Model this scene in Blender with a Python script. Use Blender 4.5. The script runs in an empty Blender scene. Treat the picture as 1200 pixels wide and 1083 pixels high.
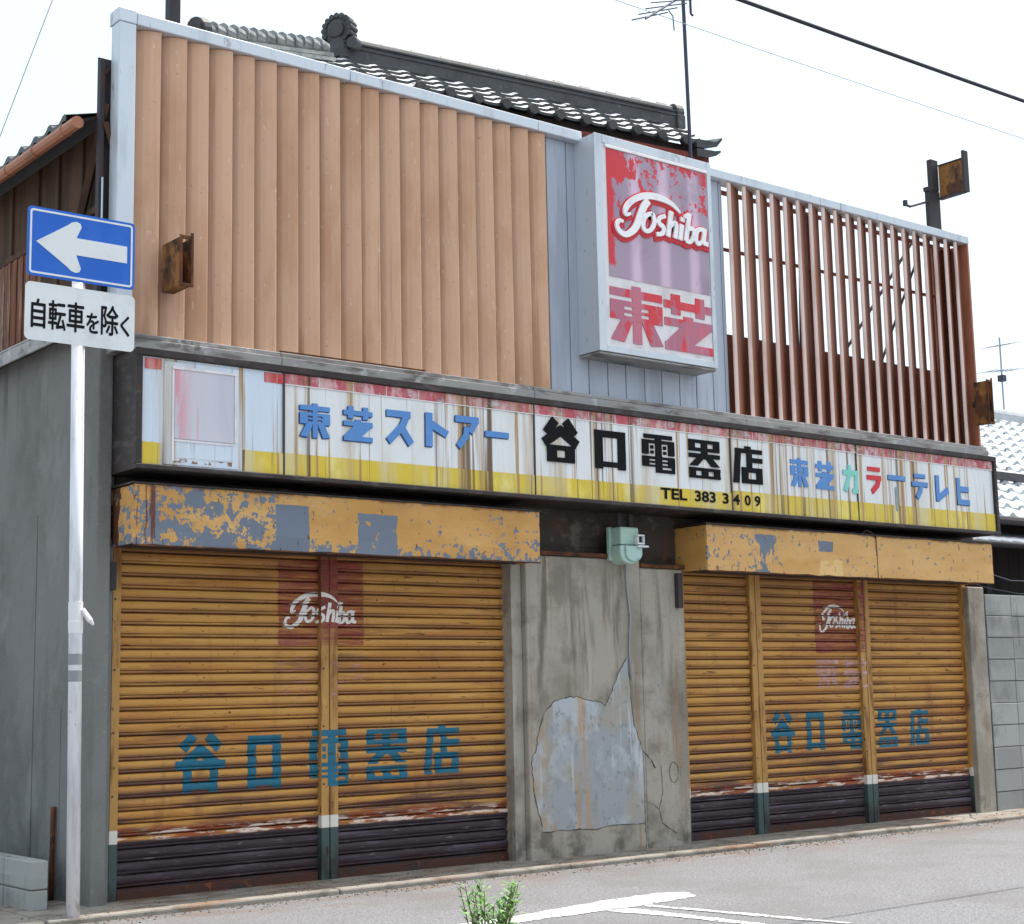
import bpy, bmesh, math, random
from mathutils import Vector, Matrix
random.seed(7)
R = math.radians
SC = bpy.context.scene
COL = SC.collection

# ------------------------------------------------------------------ camera, sky, sun
cam = bpy.data.cameras.new('camera')
cam.sensor_width = 36; cam.lens = 55.5; cam.clip_start = .05; cam.clip_end = 2000
co = bpy.data.objects.new('camera', cam); COL.objects.link(co)
co.location = (-3.970, -8.695, 1.164)
co.rotation_euler = (R(98.316), R(1.134), R(-38.446))
SC.camera = co

SUN_EL, SUN_AZ = 70.3, 93.2          # azimuth clockwise from +Y: 90 = straight along the facade from the right
w = bpy.data.worlds.new('World'); SC.world = w; w.use_nodes = True
nt = w.node_tree; nt.nodes.clear()
out = nt.nodes.new('ShaderNodeOutputWorld'); bg = nt.nodes.new('ShaderNodeBackground')
sky = nt.nodes.new('ShaderNodeTexSky'); sky.sky_type = 'NISHITA'; sky.sun_disc = False
sky.sun_elevation = R(SUN_EL); sky.sun_rotation = R(SUN_AZ)
sky.air_density = 1.0; sky.dust_density = 6.0; sky.ozone_density = 1.0
hz = nt.nodes.new('ShaderNodeMix'); hz.data_type = 'RGBA'; hz.inputs[0].default_value = .62
hz.inputs[7].default_value = (4.8, 5.72, 6.1, 1)      # thin white summer haze over the blue
nt.links.new(sky.outputs[0], hz.inputs[6]); nt.links.new(hz.outputs[2], bg.inputs[0])
bg.inputs[1].default_value = .15
nt.links.new(bg.outputs[0], out.inputs[0])

S = Vector((math.sin(R(SUN_AZ))*math.cos(R(SUN_EL)), math.cos(R(SUN_AZ))*math.cos(R(SUN_EL)), math.sin(R(SUN_EL))))
sl = bpy.data.lights.new('sun', 'SUN'); sl.energy = 4.0; sl.angle = R(.5); sl.color = (1, .95, .88)
so = bpy.data.objects.new('sun', sl); COL.objects.link(so)
so.location = (8, -3, 12); so.rotation_euler = S.to_track_quat('Z', 'Y').to_euler()
SC.view_settings.view_transform = 'Standard'; SC.view_settings.look = 'None'
SC.view_settings.exposure = .75; SC.view_settings.gamma = 1

# ------------------------------------------------------------------ materials
def srgb(r, g, b):
    f = lambda c: (c/255/12.92 if c/255 <= .04045 else ((c/255+.055)/1.055)**2.4)
    return (f(r), f(g), f(b), 1)

class N:
    """tiny node helper"""
    def __init__(s, nt): s.nt = nt
    def new(s, t, **k):
        n = s.nt.nodes.new(t)
        for a, v in k.items(): setattr(n, a, v)
        return n
    def ln(s, a, b): s.nt.links.new(a, b)
    def math(s, op, a, b=None, clamp=False):
        n = s.new('ShaderNodeMath', operation=op); n.use_clamp = clamp
        for i, v in enumerate((a, b)):
            if v is None: continue
            if isinstance(v, (int, float)): n.inputs[i].default_value = v
            else: s.ln(v, n.inputs[i])
        return n.outputs[0]
    def ramp(s, v, lo, hi):
        n = s.new('ShaderNodeMapRange', interpolation_type='SMOOTHSTEP')
        s.ln(v, n.inputs[0])
        if hi < lo:
            n.inputs[1].default_value, n.inputs[2].default_value = hi, lo
            n.inputs[3].default_value, n.inputs[4].default_value = 1, 0
        else:
            n.inputs[1].default_value, n.inputs[2].default_value = lo, hi
        return n.outputs[0]

def Ly(col, scale=(4, 4, 4), lo=.5, hi=.6, amt=1, det=5, rng=(), kind='noise', warp=0, rough=None, hard=0):
    return dict(col=col, scale=scale, lo=lo, hi=hi, amt=amt, det=det, rng=rng, kind=kind, warp=warp, rough=rough, hard=hard)

def M(name, col, layers=(), rough=.7, metal=0, bump=None, rand=False, alpha=None, spec=.4, tint=0):
    m = bpy.data.materials.new(name); m.use_nodes = True
    n = N(m.node_tree); m.node_tree.nodes.clear()
    o = n.new('ShaderNodeOutputMaterial'); b = n.new('ShaderNodeBsdfPrincipled')
    b.inputs['Roughness'].default_value = rough; b.inputs['Metallic'].default_value = metal
    b.inputs['Specular IOR Level'].default_value = spec
    tc = n.new('ShaderNodeTexCoord'); P = tc.outputs['Object']
    oi = n.new('ShaderNodeObjectInfo')
    if rand:
        a = n.new('ShaderNodeVectorMath', operation='ADD')
        k = n.math('MULTIPLY', oi.outputs['Random'], 37.0)
        n.ln(P, a.inputs[0]); n.ln(k, a.inputs[1]); Pn = a.outputs[0]
    else: Pn = P
    sep = n.new('ShaderNodeSeparateXYZ'); n.ln(P, sep.inputs[0])
    def tex(scale, det, kind='noise'):
        mp = n.new('ShaderNodeVectorMath', operation='MULTIPLY'); n.ln(Pn, mp.inputs[0]); mp.inputs[1].default_value = scale
        if kind == 'cell':
            fl = n.new('ShaderNodeVectorMath', operation='FLOOR'); n.ln(mp.outputs[0], fl.inputs[0])
            t = n.new('ShaderNodeTexWhiteNoise'); n.ln(fl.outputs[0], t.inputs[0]); return t.outputs[0]
        if kind == 'vor':
            t = n.new('ShaderNodeTexVoronoi'); n.ln(mp.outputs[0], t.inputs[0]); t.inputs['Scale'].default_value = 1; return t.outputs[0]
        t = n.new('ShaderNodeTexNoise'); n.ln(mp.outputs[0], t.inputs[0])
        t.inputs['Scale'].default_value = 1; t.inputs['Detail'].default_value = det; t.inputs['Roughness'].default_value = .62
        return t.outputs[0]
    cur = None; r = None
    for L in layers:
        tv = tex(L['scale'], L['det'], L['kind']) if L['scale'] else None
        mask = n.ramp(tv, L['lo'], L['hi']) if L['scale'] and not L['hard'] else None
        for ax, a, bb in L['rng']:
            v = n.math('FRACT', n.math('DIVIDE', n.math('SUBTRACT', sep.outputs[2], .10), .0715)) if ax == 'S' else sep.outputs['XYZ'.index(ax)]
            if L['warp']:
                wv = n.math('SUBTRACT', tex((9, 9, 9), 4), .5); v = n.math('ADD', v, n.math('MULTIPLY', wv, L['warp']))
            rr = n.ramp(v, a, bb)
            mask = rr if mask is None else n.math('MULTIPLY', mask, rr)
        if L['hard']:                                    # the range shifts the threshold, so flakes keep crisp edges
            mask = n.ramp(n.math('SUBTRACT', tv, n.math('MULTIPLY', n.math('SUBTRACT', 1.0, mask), L['hard'])), L['lo'], L['hi'])
        mask = n.math('MULTIPLY', mask, L['amt'])
        mx = n.new('ShaderNodeMix', data_type='RGBA')
        n.ln(mask, mx.inputs[0])
        if cur is None: mx.inputs[6].default_value = col
        else: n.ln(cur, mx.inputs[6])
        mx.inputs[7].default_value = L['col']; cur = mx.outputs[2]
        if L['rough'] is not None:
            m2 = n.new('ShaderNodeMix', data_type='FLOAT'); n.ln(mask, m2.inputs[0])
            if r is None: m2.inputs[2].default_value = rough
            else: n.ln(r, m2.inputs[2])
            m2.inputs[3].default_value = L['rough']; r = m2.outputs[0]
    if r is not None: n.ln(r, b.inputs['Roughness'])
    if tint:                                            # small tone difference from one piece to the next
        hs = n.new('ShaderNodeHueSaturation')
        n.ln(n.math('ADD', n.math('MULTIPLY', oi.outputs['Random'], tint), 1-tint/2), hs.inputs['Value'])
        if cur is None: hs.inputs['Color'].default_value = col
        else: n.ln(cur, hs.inputs['Color'])
        cur = hs.outputs[0]
    if cur is None: b.inputs['Base Color'].default_value = col
    else: n.ln(cur, b.inputs['Base Color'])
    if bump:
        sc, st, ds = bump
        bp = n.new('ShaderNodeBump'); bp.inputs['Strength'].default_value = st; bp.inputs['Distance'].default_value = ds
        n.ln(tex(sc if isinstance(sc, tuple) else (sc,)*3, 6), bp.inputs['Height']); n.ln(bp.outputs[0], b.inputs['Normal'])
    if alpha:
        sc, lo, hi, mn = alpha
        a = n.ramp(tex(sc, 6), lo, hi)
        a = n.math('ADD', n.math('MULTIPLY', a, 1-mn), mn)
        n.ln(a, b.inputs['Alpha'])
    n.ln(b.outputs[0], o.inputs[0])
    return m

# ------------------------------------------------------------------ mesh helpers
class MB:
    def __init__(s): s.v = []; s.f = []
    def face(s, pts):
        k = len(s.v); s.v += [tuple(p) for p in pts]; s.f.append(tuple(range(k, k+len(pts)))); return s
    def box(s, x0, x1, y0, y1, z0, z1):
        k = len(s.v)
        s.v += [(x, y, z) for x in (x0, x1) for y in (y0, y1) for z in (z0, z1)]
        for q in ((0, 1, 3, 2), (4, 6, 7, 5), (0, 4, 5, 1), (2, 3, 7, 6), (0, 2, 6, 4), (1, 5, 7, 3)):
            s.f.append(tuple(k+i for i in q))
        return s
    def hexa(s, pts):                       # 8 points ordered like box()
        k = len(s.v); s.v += [tuple(p) for p in pts]
        for q in ((0, 1, 3, 2), (4, 6, 7, 5), (0, 4, 5, 1), (2, 3, 7, 6), (0, 2, 6, 4), (1, 5, 7, 3)):
            s.f.append(tuple(k+i for i in q))
        return s
    def prism(s, poly, y0, y1):             # polygon in (x,z), front at y0
        k = len(s.v); m = len(poly)
        s.v += [(x, y0, z) for x, z in poly] + [(x, y1, z) for x, z in poly]
        s.f.append(tuple(range(k, k+m))); s.f.append(tuple(range(k+2*m-1, k+m-1, -1)))
        for i in range(m):
            j = (i+1) % m; s.f.append((k+i, k+m+i, k+m+j, k+j))
        return s
    def prism_ax(s, poly, fn0, fn1):        # polygon with two embedding functions
        k = len(s.v); m = len(poly)
        s.v += [fn0(*p) for p in poly] + [fn1(*p) for p in poly]
        s.f.append(tuple(range(k, k+m))); s.f.append(tuple(range(k+2*m-1, k+m-1, -1)))
        for i in range(m):
            j = (i+1) % m; s.f.append((k+i, k+m+i, k+m+j, k+j))
        return s
    def tube(s, pts, r, n=8, cap=True):
        pts = [Vector(p) for p in pts]; rs = r if isinstance(r, (list, tuple)) else [r]*len(pts)
        k = len(s.v); u = None
        for i, p in enumerate(pts):
            d = (pts[min(i+1, len(pts)-1)] - pts[max(i-1, 0)]).normalized()
            if u is None:
                u = d.cross(Vector((0, 0, 1)))
                if u.length < .01: u = Vector((1, 0, 0))
            u = (u - d*u.dot(d)).normalized(); v = d.cross(u)
            for a in range(n):
                t = 2*math.pi*a/n; s.v.append(tuple(p + (u*math.cos(t)+v*math.sin(t))*rs[i]))
        for i in range(len(pts)-1):
            for a in range(n):
                b = (a+1) % n; s.f.append((k+i*n+a, k+i*n+b, k+(i+1)*n+b, k+(i+1)*n+a))
        if cap:
            s.f.append(tuple(k+a for a in range(n-1, -1, -1))); s.f.append(tuple(k+(len(pts)-1)*n+a for a in range(n)))
        return s
    def build(s, name, mat, parent=None, bev=0, smooth=False):
        me = bpy.data.meshes.new(name); me.from_pydata(s.v, [], s.f)
        bm = bmesh.new(); bm.from_mesh(me); bmesh.ops.recalc_face_normals(bm, faces=bm.faces); bm.to_mesh(me); bm.free()
        me.materials.append(mat)
        if smooth:
            for p in me.polygons: p.use_smooth = True
        o = bpy.data.objects.new(name, me); COL.objects.link(o)
        if bev:
            b = o.modifiers.new('bevel', 'BEVEL'); b.width = bev; b.segments = 2; b.limit_method = 'ANGLE'; b.angle_limit = R(40)
        if parent is not None: attach(o, parent)
        return o

def attach(o, p):
    o.parent = p
    m = p.matrix_basis.copy(); q = p.parent
    while q is not None: m = q.matrix_basis @ m; q = q.parent
    o.matrix_parent_inverse = Matrix.Identity(4) if p.type == 'MESH' else m.inverted()
def thing(name, label, cat, loc, group=None):
    o = bpy.data.objects.new(name, None); COL.objects.link(o); o.location = loc; o.empty_display_size = .1
    o['label'] = label; o['category'] = cat
    if group: o['group'] = group
    return o
def tag(o, label, cat, group=None):
    o['label'] = label; o['category'] = cat
    if group: o['group'] = group
    return o
def struct(o): o['kind'] = 'structure'; return o

def clip(poly, f, keep):                    # Sutherland-Hodgman against f(p)>=0
    outp = []
    for i in range(len(poly)):
        a, b = poly[i], poly[(i+1) % len(poly)]; fa, fb = f(a), f(b)
        if fa >= 0: outp.append(a)
        if (fa >= 0) != (fb >= 0):
            t = fa/(fa-fb); outp.append((a[0]+(b[0]-a[0])*t, a[1]+(b[1]-a[1])*t))
    return outp
def clipx(poly, x0, x1):
    p = clip(poly, lambda q: q[0]-x0, 1)
    return clip(p, lambda q: x1-q[0], 1) if len(p) > 2 else []
def clipz(poly, z0, z1):
    p = clip(poly, lambda q: q[1]-z0, 1)
    return clip(p, lambda q: z1-q[1], 1) if len(p) > 2 else []

# ------------------------------------------------------------------ lettering: every glyph as bars and wedges on a 10 x 10 grid
def B(x0, z0, x1, z1): return [(x0, z0), (x1, z0), (x1, z1), (x0, z1)]
def Ln(x0, z0, x1, z1, wd):
    d = math.hypot(x1-x0, z1-z0); nx, nz = -(z1-z0)/d*wd/2, (x1-x0)/d*wd/2
    return [(x0+nx, z0+nz), (x0-nx, z0-nz), (x1-nx, z1-nz), (x1+nx, z1+nz)]
G = {
 'east': [B(0, 7.9, 10, 9.3), B(4.2, 0, 5.9, 10), B(0, 3.9, 2.6, 7.2), B(7.4, 3.9, 10, 7.2), B(2.6, 6.3, 7.4, 7.2), B(2.6, 5.2, 7.4, 5.7),
          B(2.6, 3.9, 7.4, 4.6), [(2.0, 3.9), (4.2, 3.9), (2.5, 0), (0, .3)], [(5.9, 3.9), (8.1, 3.9), (10, .3), (7.6, 0)]],
 'turf': [B(0, 7.4, 10, 8.8), B(1.5, 6.4, 3.4, 10), B(6.6, 6.4, 8.5, 10), B(4, 5.4, 6, 6.3), B(0, 4.3, 10, 5.7),
          [(3.4, 4.4), (10, 4.6), (5.8, 1.2), (0, 1.2)], B(0, 0, 10, 1.4)],
 'su': [B(.3, 8.1, 9, 10), Ln(7.8, 9.2, 5.6, 4.8, 2.3), Ln(6.2, 5.8, .9, 1, 2.2), Ln(5.8, 5, 9.2, .7, 2.3)],
 'to': [B(2, 0, 4.2, 10), Ln(3.6, 6.8, 8.8, 4.0, 2.2)],
 'a': [B(.5, 8.1, 9.6, 10), Ln(8.6, 9.2, 6.2, 5.2, 2.1), Ln(4.9, 6.8, 4.4, 3.6, 2), Ln(4.5, 4.2, 1.6, .8, 2)],
 'bar': [B(0, 4, 10, 6)],
 'ka': [B(.3, 6.4, 9.6, 8.2), Ln(4.2, 10, 4.1, 6.2, 2), Ln(4.1, 6.6, 1.2, .7, 2.1), Ln(8.5, 7.4, 7.9, 1.2, 2.1), Ln(8.8, .9, 5.6, .9, 1.7)],
 'ra': [B(1, 8.4, 9, 10), B(.5, 5.1, 9.5, 6.9), Ln(8.4, 6.2, 6.9, 3, 2.2), Ln(7.4, 3.6, 3.2, .7, 2.1)],
 'te': [B(1.5, 8.4, 8.5, 10), B(0, 5.1, 10, 6.9), Ln(5.6, 5.6, 5.1, 3.1, 2.1), Ln(5.4, 3.8, 2.8, .6, 2.1)],
 're': [B(1.5, .3, 3.7, 10), Ln(2.5, 1.2, 9.2, 4.8, 2.3)],
 'hi': [B(1, 0, 3.2, 10), B(1, 0, 9.6, 2), B(2, 4.9, 9.2, 6.9)],
 'valley': [Ln(3.6, 10, 1.0, 6.7, 2.3), Ln(6.4, 10, 9, 6.7, 2.3), Ln(5.5, 7.9, .3, 4.4, 2.3), Ln(4.5, 7.9, 9.7, 4.4, 2.3),
            B(1.1, 2.8, 8.9, 4), B(1.1, 0, 8.9, 1.1), B(1.1, 0, 3.8, 4), B(6.2, 0, 8.9, 4)],
 'valley2': [Ln(3.6, 10, 1.4, 7.6, 1.9), Ln(6.4, 10, 8.8, 7.6, 1.9), Ln(5.4, 7.8, 1.2, 4.4, 1.9), Ln(4.6, 7.8, 8.8, 4.4, 1.9),
            B(0, 4.1, 10, 5.6), B(1.5, 0, 3.2, 4.2), B(6.8, 0, 8.5, 4.2), B(1.8, .5, 8.2, 1.8)],
 'mouth': [B(.7, 8.2, 9.3, 10), B(.7, .5, 9.3, 1.9), B(.7, 0, 2.9, 10), B(7.1, 0, 9.3, 10)],
 'power': [B(.6, 8.9, 9.4, 10), B(4, 4.4, 6, 9.2), B(0, 7.6, 10, 8.5), B(0, 4.7, 2, 7.6), B(8, 4.7, 10, 7.6), B(2.6, 6.2, 3.5, 7.1),
           B(2.6, 4.9, 3.5, 5.7), B(6.5, 6.2, 7.4, 7.1), B(6.5, 4.9, 7.4, 5.7), B(0, 1.5, 2, 4.2), B(8, 1.5, 10, 4.2), B(4, 0, 6, 4.4),
           B(2, 3.5, 8, 4.2), B(2, 2.5, 8, 3.0), B(2, 1.5, 8, 2.0), B(4, 0, 10, .9), B(9.2, .7, 10, 1.6)],
 'vessel': [B(0, 9.1, 10, 10), B(0, 7, 2, 10), B(4, 5, 6, 10), B(8, 7, 10, 10), B(0, 7, 10, 7.9), B(0, 5.3, 10, 6.4),
            [(2.6, 5.4), (5, 5.4), (2.7, 3.2), (.1, 3.2)], [(5, 5.4), (7.4, 5.4), (9.9, 3.2), (7.3, 3.2)],
            B(0, 1.9, 10, 2.7), B(0, 0, 10, .7), B(0, 0, 2, 2.7), B(4, 0, 6, 2.7), B(8, 0, 10, 2.7)],
 'shop': [B(4.2, 9, 6.2, 10), B(1, 8.1, 10, 9.3), [(1, 8.2), (2.8, 8.2), (2.0, 0), (0, 0)], B(4.7, 4, 6.5, 8), B(6.4, 5.7, 10, 7),
          B(3, 3, 9.8, 4.3), B(3, 0, 9.8, 1.2), B(3, 0, 5, 4.3), B(7.8, 0, 9.8, 4.3)],
}
def glyph(key, x0, x1, z0, z1):
    return [[(x0+(x1-x0)*a/10, z0+(z1-z0)*b/10) for a, b in p] for p in G[key]]
def ribbon(pts, ws):                        # polyline -> list of quads, mitred at the joints
    if not isinstance(ws, (list, tuple)): ws = [ws]*len(pts)
    Lp, Rp = [], []
    for i, p in enumerate(pts):
        a = Vector(pts[max(i-1, 0)]); b = Vector(pts[min(i+1, len(pts)-1)]); d = (b-a).normalized(); nn = Vector((-d.y, d.x))*ws[i]/2
        Lp.append((p[0]+nn.x, p[1]+nn.y)); Rp.append((p[0]-nn.x, p[1]-nn.y))
    return [[Rp[i], Rp[i+1], Lp[i+1], Lp[i]] for i in range(len(pts)-1)]
def spline(pts, ws, n=4):                   # Catmull-Rom refine
    if not isinstance(ws, (list, tuple)): ws = [ws]*len(pts)
    o, q = [], []
    for i in range(len(pts)-1):
        p0, p1, p2, p3 = (Vector(pts[max(i-1, 0)]), Vector(pts[i]), Vector(pts[i+1]), Vector(pts[min(i+2, len(pts)-1)]))
        for k in range(n):
            t = k/n
            v = .5*((2*p1)+(p2-p0)*t+(2*p0-5*p1+4*p2-p3)*t*t+(3*p1-p0-3*p2+p3)*t**3)
            o.append((v.x, v.y)); q.append(ws[i]*(1-t)+ws[i+1]*t)
    o.append(pts[-1]); q.append(ws[-1]); return o, q
# the brand script, traced in metres on the face of the box sign
SCRIPT = [
 ([(4.354, 4.761), (4.282, 4.81), (4.174, 4.838), (4.047, 4.838), (3.93, 4.807), (3.84, 4.75), (3.793, 4.688), (3.801, 4.656), (3.845, 4.671)], [.012, .034, .05, .052, .05, .045, .042, .032, .02]),
 ([(4.028, 4.798), (3.981, 4.749), (3.942, 4.674), (3.898, 4.586), (3.848, 4.534), (3.786, 4.504), (3.731, 4.518), (3.705, 4.56), (3.729, 4.597), (3.769, 4.597)], [.055, .062, .062, .058, .05, .044, .04, .036, .032, .018]),
 ([(4.06, 4.709), (3.996, 4.677), (3.963, 4.615), (3.982, 4.567), (4.036, 4.576), (4.078, 4.635), (4.073, 4.691), (4.052, 4.703)], [.03, .036, .042, .034, .032, .04, .036, .03]),
 ([(4.075, 4.655), (4.13, 4.653)], .022),
 ([(4.195, 4.712), (4.134, 4.685), (4.129, 4.644), (4.173, 4.62), (4.158, 4.573), (4.098, 4.557)], [.034, .034, .036, .038, .036, .03]),
 ([(4.258, 4.757), (4.215, 4.559)], .044),
 ([(4.228, 4.623), (4.275, 4.669), (4.306, 4.663), (4.289, 4.558)], [.03, .034, .036, .042]),
 ([(4.364, 4.675), (4.34, 4.553)], .042), ([(4.374, 4.73), (4.369, 4.698)], .042),
 ([(4.39, 4.738), (4.447, 4.766)], .03), ([(4.447, 4.772), (4.399, 4.553)], .044),
 ([(4.416, 4.641), (4.47, 4.661), (4.49, 4.626), (4.449, 4.557), (4.399, 4.556)], [.028, .034, .042, .034, .028]),
 ([(4.592, 4.671), (4.531, 4.661), (4.504, 4.594), (4.53, 4.553), (4.579, 4.586)], [.03, .036, .042, .034, .028]),
 ([(4.604, 4.683), (4.581, 4.561)], .044), ([(4.581, 4.569), (4.635, 4.563)], .034)]
def script_polys(x0, x1, z0, z1, grow=0):   # fit the script into a rectangle
    sx, sz = (x1-x0)/(4.635-3.69), (z1-z0)/(4.865-4.48); res = []
    for pts, ws in SCRIPT:
        q = [(x0+(a-3.69)*sx, z0+(b-4.48)*sz) for a, b in pts]
        wl = ws if isinstance(ws, list) else [ws]*len(pts)
        wl = [v*min(sx, sz)+grow for v in wl]
        if grow:
            d0 = (Vector(q[0])-Vector(q[1])).normalized()*grow/2; d1 = (Vector(q[-1])-Vector(q[-2])).normalized()*grow/2
            q[0] = (q[0][0]+d0.x, q[0][1]+d0.y); q[-1] = (q[-1][0]+d1.x, q[-1][1]+d1.y)
        a, b = spline(q, wl) if len(q) > 2 else (q, wl)
        res.append(ribbon(a, b))
    return res
def flat_letters(mb, polys, y, th=.002, stag=.0003):
    for i, p in enumerate(polys): mb.prism(p, y-th-stag*(i % 12), y)

# ================================================================== MATERIALS
DARK = srgb(38, 33, 32)
rust = srgb(96, 48, 26)
mt_asphalt = M('asphalt', srgb(118, 118, 120), [
    Ly(srgb(150, 149, 155), (70, 70, 70), .52, .64, .85, 4), Ly(srgb(70, 68, 72), (50, 50, 50), .54, .66, .8, 4), Ly(srgb(178, 176, 180), (110, 110, 110), .62, .68, .8, 2),
    Ly(srgb(108, 106, 106), (.9, .9, .9), .45, .65, .5, 4), Ly(srgb(116, 94, 76), (2.2, 6, 2), .4, .66, .6, 5, rng=(('Y', -1.35, -.5), ('Y', -.35, -.45))),
    Ly(srgb(170, 160, 150), (14, 14, 14), .66, .7, .5, 4)], rough=.95, bump=(110, 1.0, .008), spec=.2)
mt_apron = M('apron_concrete', srgb(140, 134, 126), [
    Ly(srgb(98, 90, 82), (5, 9, 5), .45, .65, .8, 6), Ly(srgb(122, 84, 58), (1.2, 8, 4), .52, .68, .7, 5), Ly(srgb(70, 66, 64), (40, 40, 40), .6, .7, .5, 3)],
    rough=.95, bump=(70, .5, .006), spec=.2)
mt_paint = M('road_paint', srgb(226, 226, 224), [Ly(srgb(172, 168, 168), (18, 18, 18), .52, .66, .6, 6)], rough=.8, bump=(120, .4, .003),
             alpha=((42, 42, 42), .41, .5, 0))
mt_grey = M('grey_render', srgb(122, 122, 120), [
    Ly(srgb(100, 100, 98), (1.1, 1.1, .8), .42, .64, .8, 7), Ly(srgb(138, 138, 136), (2.4, 2.4, 1.6), .52, .7, .6, 7), Ly(srgb(86, 87, 86), (5, 5, .55), .56, .74, .45, 6),
    Ly(srgb(146, 147, 146), (50, 50, 50), .6, .7, .4, 3), Ly(srgb(78, 77, 74), (2.5, 2.5, 2.5), .46, .68, .7, 7, rng=(('Z', .8, .1),)),
    Ly(srgb(74, 76, 74), (12, 12, .9), .54, .72, .6, 5, rng=(('Z', 2.4, 3.3),))], rough=.95, bump=((44, 44, 44), .5, .006), spec=.2)
mt_pillar = M('old_render', srgb(164, 156, 145), [
    Ly(srgb(134, 126, 114), (1.8, 1.8, 1.4), .42, .62, .8, 6), Ly(srgb(92, 84, 74), (8, 8, .8), .5, .68, .8, 6, rng=(('Z', .7, 1.5),)), Ly(srgb(112, 104, 94), (3, 3, 3), .5, .66, .6, 8),
    Ly(srgb(190, 183, 172), (7, 7, 1.0), .55, .72, .5, 5), Ly(srgb(150, 116, 78), (11, 11, .5), .58, .7, .6, 4),
    Ly(srgb(92, 86, 78), (4, 4, 4), .46, .62, .8, 6, rng=(('Z', .42, .08),), warp=.3), Ly(srgb(74, 70, 66), (60, 60, 60), .62, .7, .5, 3)],
    rough=.95, bump=((40, 40, 40), .6, .006), spec=.2)
mt_patch = M('smooth_repair', srgb(152, 154, 158), [
    Ly(srgb(176, 180, 186), (4, 4, 3), .47, .62, .8, 7), Ly(srgb(132, 132, 132), (6, 6, 4), .5, .66, .8, 7), Ly(srgb(158, 150, 136), (3, 3, 3), .5, .66, .8, 7), Ly(srgb(112, 112, 110), (22, 22, 16), .58, .68, .6, 6),
    Ly(srgb(196, 200, 204), (16, 16, 1.2), .56, .68, .6, 5),
    Ly(srgb(178, 138, 88), (20, 20, 1.0), .42, .58, .85, 5, rng=(('X', 3.35, 3.40), ('X', 3.53, 3.44)), warp=.08),
    Ly(srgb(168, 138, 98), (6, 6, 3), .45, .62, .8, 7, rng=(('X', 3.2, 3.0),), warp=.15),
    Ly(srgb(160, 136, 104), (7, 7, 5), .46, .62, .75, 7, rng=(('Z', .40, .22), ('X', 3.7, 3.2)), warp=.15)], rough=.85, bump=((26, 26, 26), .5, .005), spec=.25)
mt_crack = M('crack', srgb(70, 66, 62), rough=1, spec=.1, alpha=((16, 16, 16), .36, .56, .15))
mt_lintel = M('stained_lintel', srgb(66, 58, 52), [Ly(srgb(112, 104, 92), (5, 5, 6), .54, .68, .7, 6), Ly(srgb(34, 30, 28), (3, 3, 5), .46, .66, .9, 6),
    Ly(srgb(96, 60, 42), (7, 7, 3), .58, .7, .6, 4)], rough=.9, bump=(30, .5, .006))
SHL = lambda: [
    Ly(srgb(174, 112, 50), (.7, 6, 9), .45, .62, .7, 5),
    Ly(srgb(208, 164, 92), (1.5, 6, 30), .56, .7, .5, 5),
    Ly(srgb(150, 104, 66), (.5, 6, 4), .4, .62, .6, 4, rng=(('Z', 1.5, 2.1),)),
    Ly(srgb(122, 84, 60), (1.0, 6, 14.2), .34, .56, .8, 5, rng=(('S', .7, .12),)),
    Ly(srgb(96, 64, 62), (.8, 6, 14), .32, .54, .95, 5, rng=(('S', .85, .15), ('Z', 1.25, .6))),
    Ly(srgb(74, 46, 36), (5, 6, 40), .62, .68, .8, 5), Ly(srgb(118, 78, 54), (6, 6, .8), .54, .72, .5, 5), Ly(srgb(96, 62, 50), (1.0, 6, 9), .56, .70, .6, 6), Ly(srgb(86, 52, 36), (28, 6, 2.5), .64, .72, .6, 4),
    Ly(srgb(84, 54, 54), (1.1, 6, 14), .46, .62, .9, 6, rng=(('Z', .72, .46),)),
    Ly(srgb(140, 66, 36), (2.5, 6, 14), .42, .56, .9, 6, rng=(('Z', .47, .41), ('Z', .34, .36)), warp=.06),
    Ly(srgb(222, 200, 186), (5, 6, 36), .5, .56, .9, 6, rng=(('Z', .43, .405), ('Z', .34, .355)), warp=.02),
    Ly(srgb(58, 46, 52), None, rng=(('Z', .366, .352),), amt=1, warp=.012),
    Ly(srgb(92, 80, 92), (1.5, 6, 22), .5, .66, .8, 5, rng=(('Z', .37, .34), ('Z', .08, .16))),
    Ly(srgb(120, 112, 112), (7, 6, 50), .58, .68, .7, 5, rng=(('Z', .36, .34),)),
    Ly(srgb(70, 36, 26), (3, 6, 9), .4, .6, .85, 6, rng=(('Z', .16, .08),)),
    Ly(srgb(48, 26, 16), (30, 30, 30), .67, .71, .9, 4)]
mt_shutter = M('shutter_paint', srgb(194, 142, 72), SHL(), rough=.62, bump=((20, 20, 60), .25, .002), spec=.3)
mt_post = M('post_paint', srgb(176, 132, 74), [
    Ly(srgb(120, 78, 38), (14, 14, 2.4), .48, .64, .85, 6), Ly(srgb(206, 158, 84), (9, 9, 2), .56, .7, .6, 5),
    Ly(srgb(96, 42, 40), (6, 6, 6), .3, .5, .75, 4, rng=(('Z', 1.55, 1.72), ('X', .9, 1.0), ('X', 1.7, 1.6))),
    Ly(srgb(66, 82, 82), None, rng=(('Z', .355, .35),)), Ly(srgb(50, 48, 48), (9, 9, 4), .4, .6, .95, 6, rng=(('Z', .34, .1),)),
    Ly(srgb(216, 212, 204), None, rng=(('Z', .35, .355), ('Z', .43, .425)), amt=.92), Ly(srgb(54, 28, 18), (24, 24, 12), .63, .68, .9, 4)], rough=.6, spec=.3)
mt_teal = M('teal_lettering', srgb(22, 98, 124), [Ly(srgb(28, 60, 70), (3, 3, 26), .5, .66, .7, 5)], rough=.6, alpha=((14, 6, 70), .28, .44, .12))
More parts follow.
